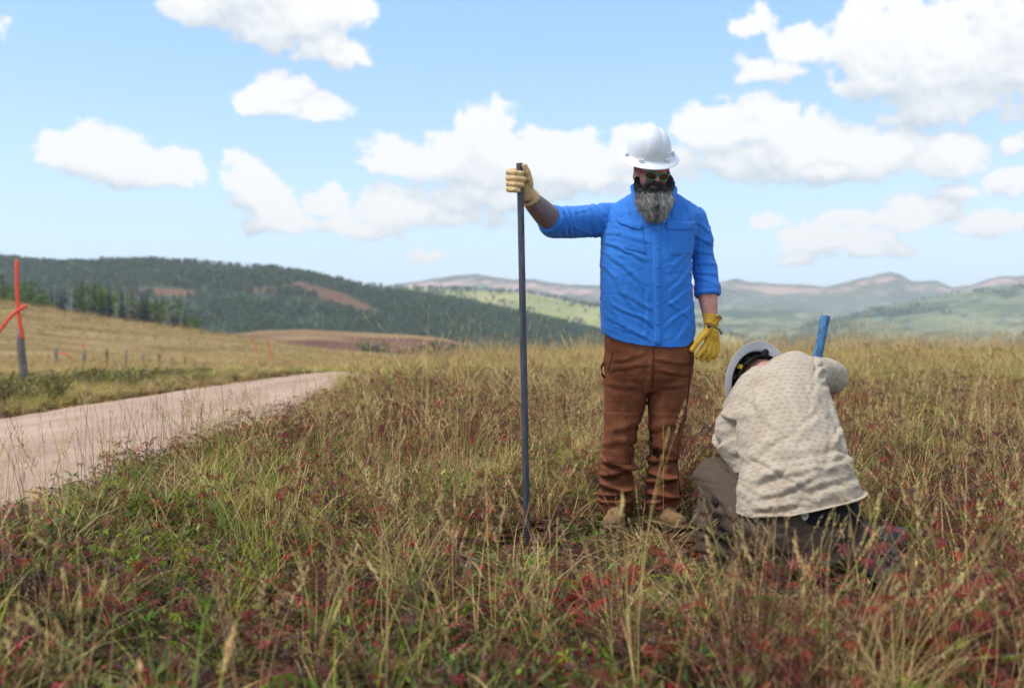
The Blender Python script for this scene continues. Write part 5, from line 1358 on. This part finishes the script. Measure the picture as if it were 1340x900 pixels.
redn = lambda x, y: sstep(.44, .60, fbm(x*1.1+3, y*1.1, 3, 401))
grnn = lambda x, y: sstep(.46, .60, fbm(x*.9-5, y*.9, 3, 405))
stn = lambda x, y: sstep(.42, .58, fbm(x*.8+9, y*.8, 3, 409))
edge = lambda off=0: (lambda y: road_r(y)+.12+off+road_shift(y)+(fbm(y*1.3, y*0, 2, 77)-.5)*.5)
soil = lambda x, y: 1-.75*np.exp(-(((x-.35)/.5)**2+((y-4.15)/.40)**2))-.6*np.exp(-(((x+.2)/.22)**2+((y-4.25)/.2)**2))
def leftgreen(x, y): return np.exp(-(((x+1.35)/.75)**2+((y-4.7)/1.2)**2))
gband = lambda x, y: np.exp(-((y-20)/8)**2)*(.35+.65*sstep(2, 6, x))
place('low_ground_cover', 7000, None, (1.5, 8), lambda x, y: {'cover': 1.0, 'litter': .55, 'leafgreen': .12, 'red': .18*redn(x, y)}, (.8, 1.4), lambda x, y: np.clip(soil(x, y), .25, 1), 11, 'low ground cover and dry litter between the grass', edge(0))
place('meadow_near', 7800, None, (1.45, 7.2), lambda x, y: {'green': .34+.6*grnn(x, y)+1.8*leftgreen(x, y), 'straw': .5+.6*stn(x, y), 'yellow': .35+.4*grnn(x, y)+.6*leftgreen(x, y), 'red': .40+3.2*redn(x, y)*(1-.8*leftgreen(x, y))+2.0*sstep(3.8, 2.4, y), 'leafgreen': .20+.6*grnn(x, y)*sstep(.4, 1.6, x), 'cover': .5, 'brown': .22, 'long': .05+.55*leftgreen(x, y), 'redtall': (.06+.9*redn(x+4, y))*sstep(3.2, 4.6, y)*(1-.8*leftgreen(x, y))},
      (.65, 1.15), lambda x, y: soil(x, y)*clump(x, y), 12, 'autumn meadow of grass and red-leaved plants in front of the men', edge(.10), hmul=lambda x, y: hvar(x, y)*(.62+.38*sstep(2.0, 5, y))*(.16+.84*sstep(.0, 1.25, x-road_r(y)-road_shift(y))))
place('tall_seed_grass', 1300, None, (1.9, 7.2), lambda x, y: {'tall': 1.0, 'long': .35, 'timothy': .12+2*np.exp(-((x-ROAD_R)/.5)**2)}, (.6, 1.0), lambda x, y: np.clip(.25+.5*stn(x, y)+.5*sstep(4.6, 6.4, y), 0, 1)*soil(x, y), 13, 'tall straw seed stalks rising over the meadow', edge(.35))
place('roadside_timothy', 170, (-3.3, -1.6), (3.9, 8.5), lambda x, y: {'timothy': 1.0, 'tall': .10}, (.65, 1.05), None, 14, 'dark timothy seed heads along the near edge of the road', edge(-.25))
place('meadow_middle', 15500, None, (7, 21), lambda x, y: {'green': .25+.5*grnn(x*.6, y*.6)+3.4*gband(x, y), 'straw': .95+.9*stn(x, y), 'yellow': .6+.4*grnn(x, y), 'red': .5+2.8*redn(x*.8, y*.8), 'brown': .45+.4*redn(x, y), 'leafgreen': .15, 'tall': .75, 'long': .2*grnn(x, y)+.9*gband(x, y), 'redtall': (.16+1.3*redn(x*.9+7, y*.9))*(1-.7*gband(x, y))}, (.95, 1.5), None, 15, 'grass and maroon plants across the middle of the field', edge(.0), hmul=lambda x, y: hvar(x, y)*(.30+.70*sstep(.1, 1.6, x-road_r(y)-road_shift(y))))
place('meadow_far', 19000, None, (20, 66), lambda x, y: {'straw': 1.0+.6*stn(x*.3, y*.3), 'yellow': .9+1.6*sstep(.46, .6, fbm(x*.12, y*.25, 3, 433)), 'green': .35+.9*sstep(.46, .6, fbm(x*.12, y*.25, 3, 433))+3.6*gband(x, y), 'brown': .9*sstep(.4, .6, fbm(x*.1, y*.2, 3, 435)), 'redtall': .5*sstep(.4, .6, fbm(x*.12, y*.2, 3, 437))*sstep(40, 25, y)+.05, 'tall': .9}, (1.7, 2.5), None, 16, 'tall dry grass at the far side of the field', lambda y: np.where(y < 31, road_r(y)+road_shift(y)-.1, -99), hmul=lambda x, y: .62+.36*sstep(2, 14, x))
place('verge_plants', 3400, (-12.5, -6.1), (8, 33), lambda x, y: {'verge': .55, 'brown': .35, 'straw': 1.0, 'yellow': .6, 'green': .4}, (.7, 1.15), lambda x, y: sstep(ROAD_L-.05, ROAD_L-.5, x-road_shift(y))*(.35+.65*sstep(.3, 1.4, ROAD_L-x)), 17, 'weedy verge on the far side of the road', None, False, hmul=lambda x, y: 1-.50*sstep(16, 26, y)-.35*sstep(-8.2, -10, x))
place('verge_edge_cover', 5200, (-8.4, -5.9), (6, 32), lambda x, y: {'cover': .8, 'litter': 1.0, 'straw': .5, 'yellow': .25}, (.9, 1.5), lambda x, y: (x-road_shift(y) < ROAD_L-.02)*1.0, 20, 'short dry growth at the far edge of the road', None, False, hmul=lambda x, y: .6+0*x)
place('pale_roadside_grass', 9000, (-34, -7), (14, 60), lambda x, y: {'straw': 2.2, 'tall': .5, 'yellow': .25}, (1.1, 1.6), lambda x, y: sstep(-9, -11, x+ (y-14)*.0), 18, 'pale dry grass between the road and the fence', None, False, hmul=lambda x, y: .55+0*x)
def hillok(x, y): return (x < .16*y-12)*1.0
place('golden_hill_grass', 16000, (-175, 30), (62, 235), lambda x, y: {'straw': 1.6, 'tall': .4, 'yellow': .4, 'brown': 2.6*sstep(.42, .62, fbm(x*.035, y*.07, 4, 441)), 'green': .9*sstep(.5, .65, fbm(x*.03, y*.08, 3, 447))}, (2.2, 3.4), hillok, 19, 'dry golden grass on the slope beyond the fence', None, False, hmul=lambda x, y: .7+0*x)

place('front_stalks', 230, (.50, 1.75), (2.25, 3.15), lambda x, y: {'tall': .9, 'brown': 1.2, 'redtall': 1.3, 'straw': .6, 'red': .8}, (.75, 1.1), clump, 22, 'tall dry stalks and rusty plants in front of the kneeling man', None, True, hmul=lambda x, y: 1.05+0*x)
place('boot_side_grass', 90, (1.15, 1.60), (3.0, 3.55), lambda x, y: {'tall': .5, 'straw': 1.0, 'red': .8, 'brown': .8, 'long': .3}, (.6, 1.0), None, 21, 'grass standing round the kneeling man\'s rear boot', None, True)
# ---- single plants of the foreground, each with its stems and leaves
LEAVES = []
for kk in (5, 7):
    V, F = palm_leaf(kk)
    for nm, c in (('red', RED), ('maroon', MAR), ('green', GRN), ('olive', OLV), ('orange', ORG), ('purple', PUR)):
        rr = np.linalg.norm(V[:, :2], axis=1)[:, None]; LEAVES.append((nm, npmesh('leaf_'+nm, V, F, np.array(c)*(1.25-.5*rr))))
        LEAVES[-1][1].materials.append(M_lf)
def leafmesh(nm, rg_): c = [m for n_, m in LEAVES if n_ == nm]; return c[int(rg_.integers(0, len(c)))]
def plant(px, py, h, ns, cols, ls, label, seed, name='geranium_plant', group='leafy geranium plants in the foreground', wid=1.0):
    """base given by its ground point in the photograph"""
    g_ = np.random.default_rng(seed); Y = FP*CH/(py-HY); X = (px-670)/FP*Y; z = float(ground_z(X, Y))
    o = empty(name, (X, Y, z)); tag(o, label, 'plant', group)
    for i in range(ns):
        mb = MB(); a = g_.random()*6.28; L = h*(.6+.5*g_.random())
        pts, t = stalk(mb, (0, 0, -.02), a, L, (.35+.6*g_.random())*wid, .0018, mixc(g_, [MAR, PUR, BRN]), 5)
        st = bpy.data.objects.new('stem', mb.mesh('stem')); st.data.materials.append(M_lf); COL.objects.link(st); st.parent = o
        for k in range(int(g_.integers(2, 4))):
            q = pts[-1] if k == 0 else pts[int(g_.integers(3, 6))]
            b = g_.random()*6.28; off = np.array([math.cos(b), math.sin(b), .3])*(.02+.03*g_.random())*(k > 0)
            lf = bpy.data.objects.new('leaf', leafmesh(cols[int(g_.integers(0, len(cols)))], g_)); COL.objects.link(lf); lf.parent = o
            n_ = Vector((math.cos(b)*.6+g_.normal(0, .25), math.sin(b)*.6+g_.normal(0, .25)-.15, .85)).normalized()
            M = frame3(q+off, n_, (math.cos(b), math.sin(b), .1)); s = ls*.95*(.65+.6*g_.random()); lf.matrix_local = M @ Matrix.Scale(s, 4)
    return o
PLANTS = [
 (755,812,.24,9,['red','red','maroon','orange'],.040,'bright red geranium in the centre foreground below the man in blue','red'),
 (815,800,.24,8,['red','red','maroon'],.038,'scarlet leafy plant just right of the brightest red one, below the brown trousers',''),
 (700,830,.20,7,['maroon','purple','red'],.038,'dark maroon leafy plant left of the bright red geranium, below the steel bar',''),
 (860,830,.17,7,['green','green','olive'],.034,'low green-leaved plant between the red geraniums and the kneeling man',''),
 (838,900,.14,5,['green','olive'],.045,'pale green star-leaved plant at the bottom edge below the red geraniums',''),
 (740,905,.15,6,['maroon','red','green'],.040,'small red and green leafed plant at the bottom edge, left of the pale green one',''),
 (930,905,.18,7,['red','orange','maroon'],.042,'blurred coral-red plant at the bottom edge below the kneeling man\'s foot',''),
 (1010,930,.20,7,['maroon','red','olive'],.042,'blurred maroon plant at the bottom edge below the kneeling man',''),
 (1100,925,.20,7,['red','maroon','green'],.042,'mixed red and green plant at the bottom edge below the grey boot sole',''),
 (1200,920,.18,7,['maroon','orange','olive'],.042,'rusty red plant near the bottom right corner',''),
 (1300,900,.18,7,['olive','maroon','green'],.040,'dull olive and maroon plant in the bottom right corner',''),
 (1300,790,.24,9,['green','green','olive'],.040,'leafy green geranium at the right edge of the frame',''),
 (1250,740,.20,7,['green','olive','red'],.036,'green geranium with a few red leaves, right of the kneeling man\'s boot',''),
 (1325,720,.20,7,['red','maroon','green'],.034,'red-tipped geranium at the right edge above the green one',''),
 (360,740,.15,8,['maroon','purple','red'],.026,'dark purple-red plant beside the pink rocks',''),
 (420,800,.18,8,['maroon','olive','maroon'],.032,'brownish maroon plant left of centre in the foreground',''),
 (300,840,.18,8,['maroon','maroon','purple'],.036,'dense maroon plant in the lower left foreground',''),
 (150,850,.20,8,['purple','maroon','red'],.042,'dark maroon star-leaved plant in the lower left, near the corner',''),
 (50,830,.28,8,['purple','purple','maroon'],.040,'tall purple plant with dark stems at the left edge',''),
 (60,930,.16,7,['maroon','red','purple'],.045,'deep red plant in the bottom left corner',''),
 (240,920,.16,7,['maroon','green','red'],.040,'maroon and green plant at the bottom edge left of centre',''),
 (500,900,.16,7,['maroon','olive','red'],.038,'reddish plant at the bottom edge near the centre',''),
 (600,850,.16,7,['red','maroon','olive'],.032,'small red-leaved plant below the flat pink stone',''),
 (560,770,.16,7,['maroon','red','green'],.028,'maroon plant left of the flat pink stone',''),
 (180,720,.18,7,['green','green','olive'],.030,'feathery green plant in the grass at lower left',''),
]
for i, (px, py, h, ns, cols, ls, lb, _) in enumerate(PLANTS): plant(px, py, h, ns, cols, ls, lb, 700+i)
# tall single stalks that stand out
def tallstalk(px, pt, pb_, lean, label, kind='spike', seed=1, c=STR, name='grass_stalk', head=.10, hr=.010, group='tall single grass stalks'):
    g_ = np.random.default_rng(seed); Y = FP*CH/(pb_-HY); X = (px-670)/FP*Y; z = float(ground_z(X, Y)); h = (CH+(HY-pt)/FP*Y)-z
    o = empty(name, (X, Y, z)); tag(o, label, 'grass', group)
    mb = MB(); az = 0 if lean > 0 else math.pi; pts, t = stalk(mb, (0, 0, -.02), az+g_.normal(0, .5), max(.15, h-head*.8), abs(lean), .0020, c, 6)
    s_ = bpy.data.objects.new('stem', mb.mesh('stem')); s_.data.materials.append(M_gr); COL.objects.link(s_); s_.parent = o
    mb = MB(); spike(mb, pts[-1], t, head, hr, 90, c, g_, 1.0) if kind == 'spike' else plume(mb, pts[-2], t, head, .035, 40, c, g_)
    s_ = bpy.data.objects.new('seed_head', mb.mesh('seed_head')); s_.data.materials.append(M_gr); COL.objects.link(s_); s_.parent = o
    mb = MB()
    for k in range(3): blade(mb, np.array([0, 0, -.01]), g_.random()*6.28, h*.6, .7, .005, OLV, STR, 5, .4)
    s_ = bpy.data.objects.new('blade_tuft', mb.mesh('blade_tuft')); s_.data.materials.append(M_gr); COL.objects.link(s_); s_.parent = o; s_['kind'] = 'stuff'
for i, a in enumerate([
 (200,745,1010,-.5,'thick pale fuzzy seed stalk leaning left in the lower left foreground'),
 (262,800,1080,.15,'blurred straw stalk just right of the pale fuzzy one, near the bottom edge'),
 (1000,700,900,.25,'blurred straw seed stalk rising in front of the kneeling man\'s left boot'),
 (1062,670,890,.3,'straw seed stalk crossing the kneeling man\'s white shield emblem'),
 (1088,690,920,-.2,'thin stalk right of the emblem in front of the kneeling man'),
 (1120,650,880,.1,'upright stalk in front of the kneeling man\'s right hip'),
 (1165,720,930,.25,'fuzzy straw stalk in front of the grey boot sole'),
 (965,690,920,-.15,'straw stalk in front of the kneeling man\'s left knee'),
 (1030,720,960,.5,'long arching straw stalk below the kneeling man'),
 (1115,520,640,.1,'tall pale stalk standing right behind the kneeling man'),
 (1150,510,620,-.1,'second tall pale stalk behind the kneeling man, further right'),
 (405,770,930,.2,'straw stalk in the foreground left of centre'),
 (480,600,760,.05,'tall green-yellow stalk left of the steel bar'),
 (585,700,860,-.2,'slanted dry stalk above the flat pink stone'),
 (868,555,700,.0,'straw stalk in front of the gap between the brown trousers'),
 ]): tallstalk(*a, seed=800+i, kind='spike' if i % 4 else 'spike', c=STR if i != 12 else YGR, head=.07 if i > 8 else .10, hr=.006 if i > 8 else .009)
for i, (px, pt, pb_) in enumerate([(155,555,690),(195,533,672),(208,531,676),(118,566,700),(172,600,700),(258,548,668),(276,560,672),(235,590,690),(60,590,745),(36,595,760),(135,590,720),(84,610,735)]):
    tallstalk(px, pt, pb_, (-1)**i*.12, 'thin dark timothy stalk over the gravel road, '+ORD[sorted([155,195,208,118,172,258,276,235,60,36,135,84]).index(px)]+' from the left', seed=830+i, c=(.10, .075, .055), name='timothy_stalk', head=.045, hr=.0042, group='dark timothy stalks along the near road edge')

# ---- rocks and soil
def rockf(t, tc, c, b):
    n = t.noise(tc, 16, 6, .7); return t.ramp(n, [(.3, (.22, .12, .095)), (.5, (.40, .25, .20)), (.7, (.52, .38, .31))])
M_rock = pmat('pink_sandstone', (.4, .25, .2), rough=.95, spec=.1, fn=rockf, bump=(40, .8, .01))
def rock(px, py, w, h, d, label, seed, rough=.25):
    Y = FP*CH/(py-HY); X = (px-670)/FP*Y; z = float(ground_z(X, Y)); k = Y/FP
    bm = bmesh.new(); bmesh.ops.create_icosphere(bm, subdivisions=4, radius=1); noise_off = Vector((seed*7.1, seed*3.3, seed*1.7))
    for v in bm.verts:
        n_ = noise.noise(v.co*1.3+noise_off)*1.0+noise.noise(v.co*3.1+noise_off)*.45+noise.noise(v.co*8+noise_off)*.15
        c_ = noise.cell(v.co*1.6+noise_off); v.co *= 1+rough*n_+.08*c_
        v.co.z = max(v.co.z, -.35); v.co = Vector((v.co.x*w*k/2, v.co.y*d/2, v.co.z*h*k*.75))
    me = bpy.data.meshes.new('rock'); bm.to_mesh(me); bm.free(); me.polygons.foreach_set('use_smooth', [True]*len(me.polygons))
    o = link('rock', me, None, M_rock); o.location = (X, Y, z+h*k*.15); o.rotation_euler = (0, 0, seed); tag(o, label, 'rock', 'pink sandstone rocks in the grass')
for a in [(357,700,36,20,.14,'rounded pink rock in the grass left of centre, lowest of the small cluster',1),(372,672,22,16,.10,'small pink rock at the top of the cluster left of centre',2),(382,668,20,12,.09,'pale rock right beside the small one at the top of the cluster',3),
          (350,690,20,14,.10,'reddish rock half behind the rounded pink one',4),(464,668,34,16,.14,'brownish pink rock half hidden in grass, right of the rock cluster',5),(412,662,16,10,.09,'little rock between the rock cluster and the brownish one',6),
          (610,752,44,30,.14,'flat pink stone on bare soil left of the foot of the steel bar',7),(716,660,26,16,.10,'pale pink rock right of the steel bar',8),(738,648,18,10,.08,'tiny pale rock between the bar and the brown trousers',9),(880,690,12,6,.05,'small stone by the tan boot of the man in blue',10)]:
    rock(*a)
# crumbs of dug earth round the digging spot
g_ = np.random.default_rng(901)
cm = []
for i in range(3):
    bm = bmesh.new(); bmesh.ops.create_icosphere(bm, subdivisions=1, radius=1)
    for v in bm.verts: v.co *= 1+.35*noise.noise(v.co*2+Vector((i*9, 0, 0))); v.co.z *= .7
    me = bpy.data.meshes.new('clod'); bm.to_mesh(me); bm.free(); cm.append((me, pmat('dug_earth', (.12, .062, .036), rough=1, spec=.05, mottle=(60, .4))))
CL = kinds('earth_clod', cm)
def clods(n, cx, cy, sx, sy, h, name, lab, seed):
    g_ = np.random.default_rng(seed); x = cx+g_.normal(0, sx, n); y = cy+g_.normal(0, sy, n)
    z = ground_z(x, y)+h*np.exp(-(((x-cx)/sx)**2+((y-cy)/sy)**2)*.5)*g_.random(n); s = g_.uniform(.004, .020, n)**1.0
    scatter(name, CL, np.stack([x, y, z], -1), g_.uniform(0, 6.28, (n, 3)), np.stack([s, s, s], -1), g_.integers(0, 3, n), lab)
clods(1500, .78, 4.35, .22, .18, .05, 'dug_soil', 'brown dug earth beside the kneeling man', 911)
clods(500, .10, 4.15, .12, .08, .03, 'loose_soil', 'loose brown earth right of the foot of the bar', 912)
clods(500, P(602,0,4.0).x, 3.95, .10, .09, .01, 'bare_soil', 'bare crumbly soil round the flat pink stone', 913)
# grey metal plate lying behind the boot
M_tin = pmat('dull_grey_metal', (.10, .10, .11), rough=.6, spec=.4, metal=.3, mottle=(12, .3))
pc = P(1160,690,4.15); bm = bmesh.new()
for v in range(13):
    x = -.075+.15*v/12; zb = .006*math.cos((v-6)/6*math.pi/2)
    for y_, z_ in ((-.06, 0), (-.03, .012), (0, .030), (.03, .048), (.05, .056)): bm.verts.new((x, y_+zb*.4, z_+zb))
bm.verts.ensure_lookup_table()
for i in range(12):
    for j in range(4): a = i*5+j; bm.faces.new([bm.verts[q] for q in (a, a+5, a+6, a+1)])
me = bpy.data.meshes.new('shovel_blade'); bm.to_mesh(me); bm.free(); me.polygons.foreach_set('use_smooth', [True]*len(me.polygons))
sv = empty('shovel', (pc.x, 4.15, .05)); tag(sv, 'grey metal shovel blade lying in the grass right of the kneeling man', 'shovel')
b_ = bpy.data.objects.new('blade', me); me.materials.append(M_tin); COL.objects.link(b_); b_.parent = sv; b_.rotation_euler = (R(48), 0, R(-8)); b_.location = (0, 0, .02)
md = b_.modifiers.new('t', 'SOLIDIFY'); md.thickness = .003
V, F = tubeV([(.055, .03, .07), (.11, .06, .05), (.30, .22, .03)], [.017, .016, .015], 12); hd = objmesh('handle_socket', [(V, F)], M_tin); hd.parent = sv
# ------------------------------------------------------------------ the air
hz = pmat('air', (0, 0, 0)); ht = NT(hz.node_tree)
pv = ht.n('ShaderNodeVolumePrincipled'); pv.inputs['Color'].default_value = (.93, .97, 1, 1); pv.inputs['Density'].default_value = 1.25e-4
pv.inputs['Anisotropy'].default_value = .0
ht.t.links.new(pv.outputs[0], ht.n('ShaderNodeOutputMaterial').inputs['Volume'])
ZTOP = max(max(v.co.z for v in o.data.vertices) for o in (mountains, right_hill, sunlit_ridge, forest_hill))+6
x0, x1, y0, y1, z0, z1 = -13500, 14000, -40, 8900, -105, ZTOP
V = [(x, y, z) for z in (z0, z1) for y in (y0, y1) for x in (x0, x1)]
F = [(0, 2, 3, 1), (4, 5, 7, 6), (0, 1, 5, 4), (2, 6, 7, 3), (0, 4, 6, 2), (1, 3, 7, 5)]
hb = link('haze', npmesh('haze', V, F), None, hz); tag(hb, kind='stuff')
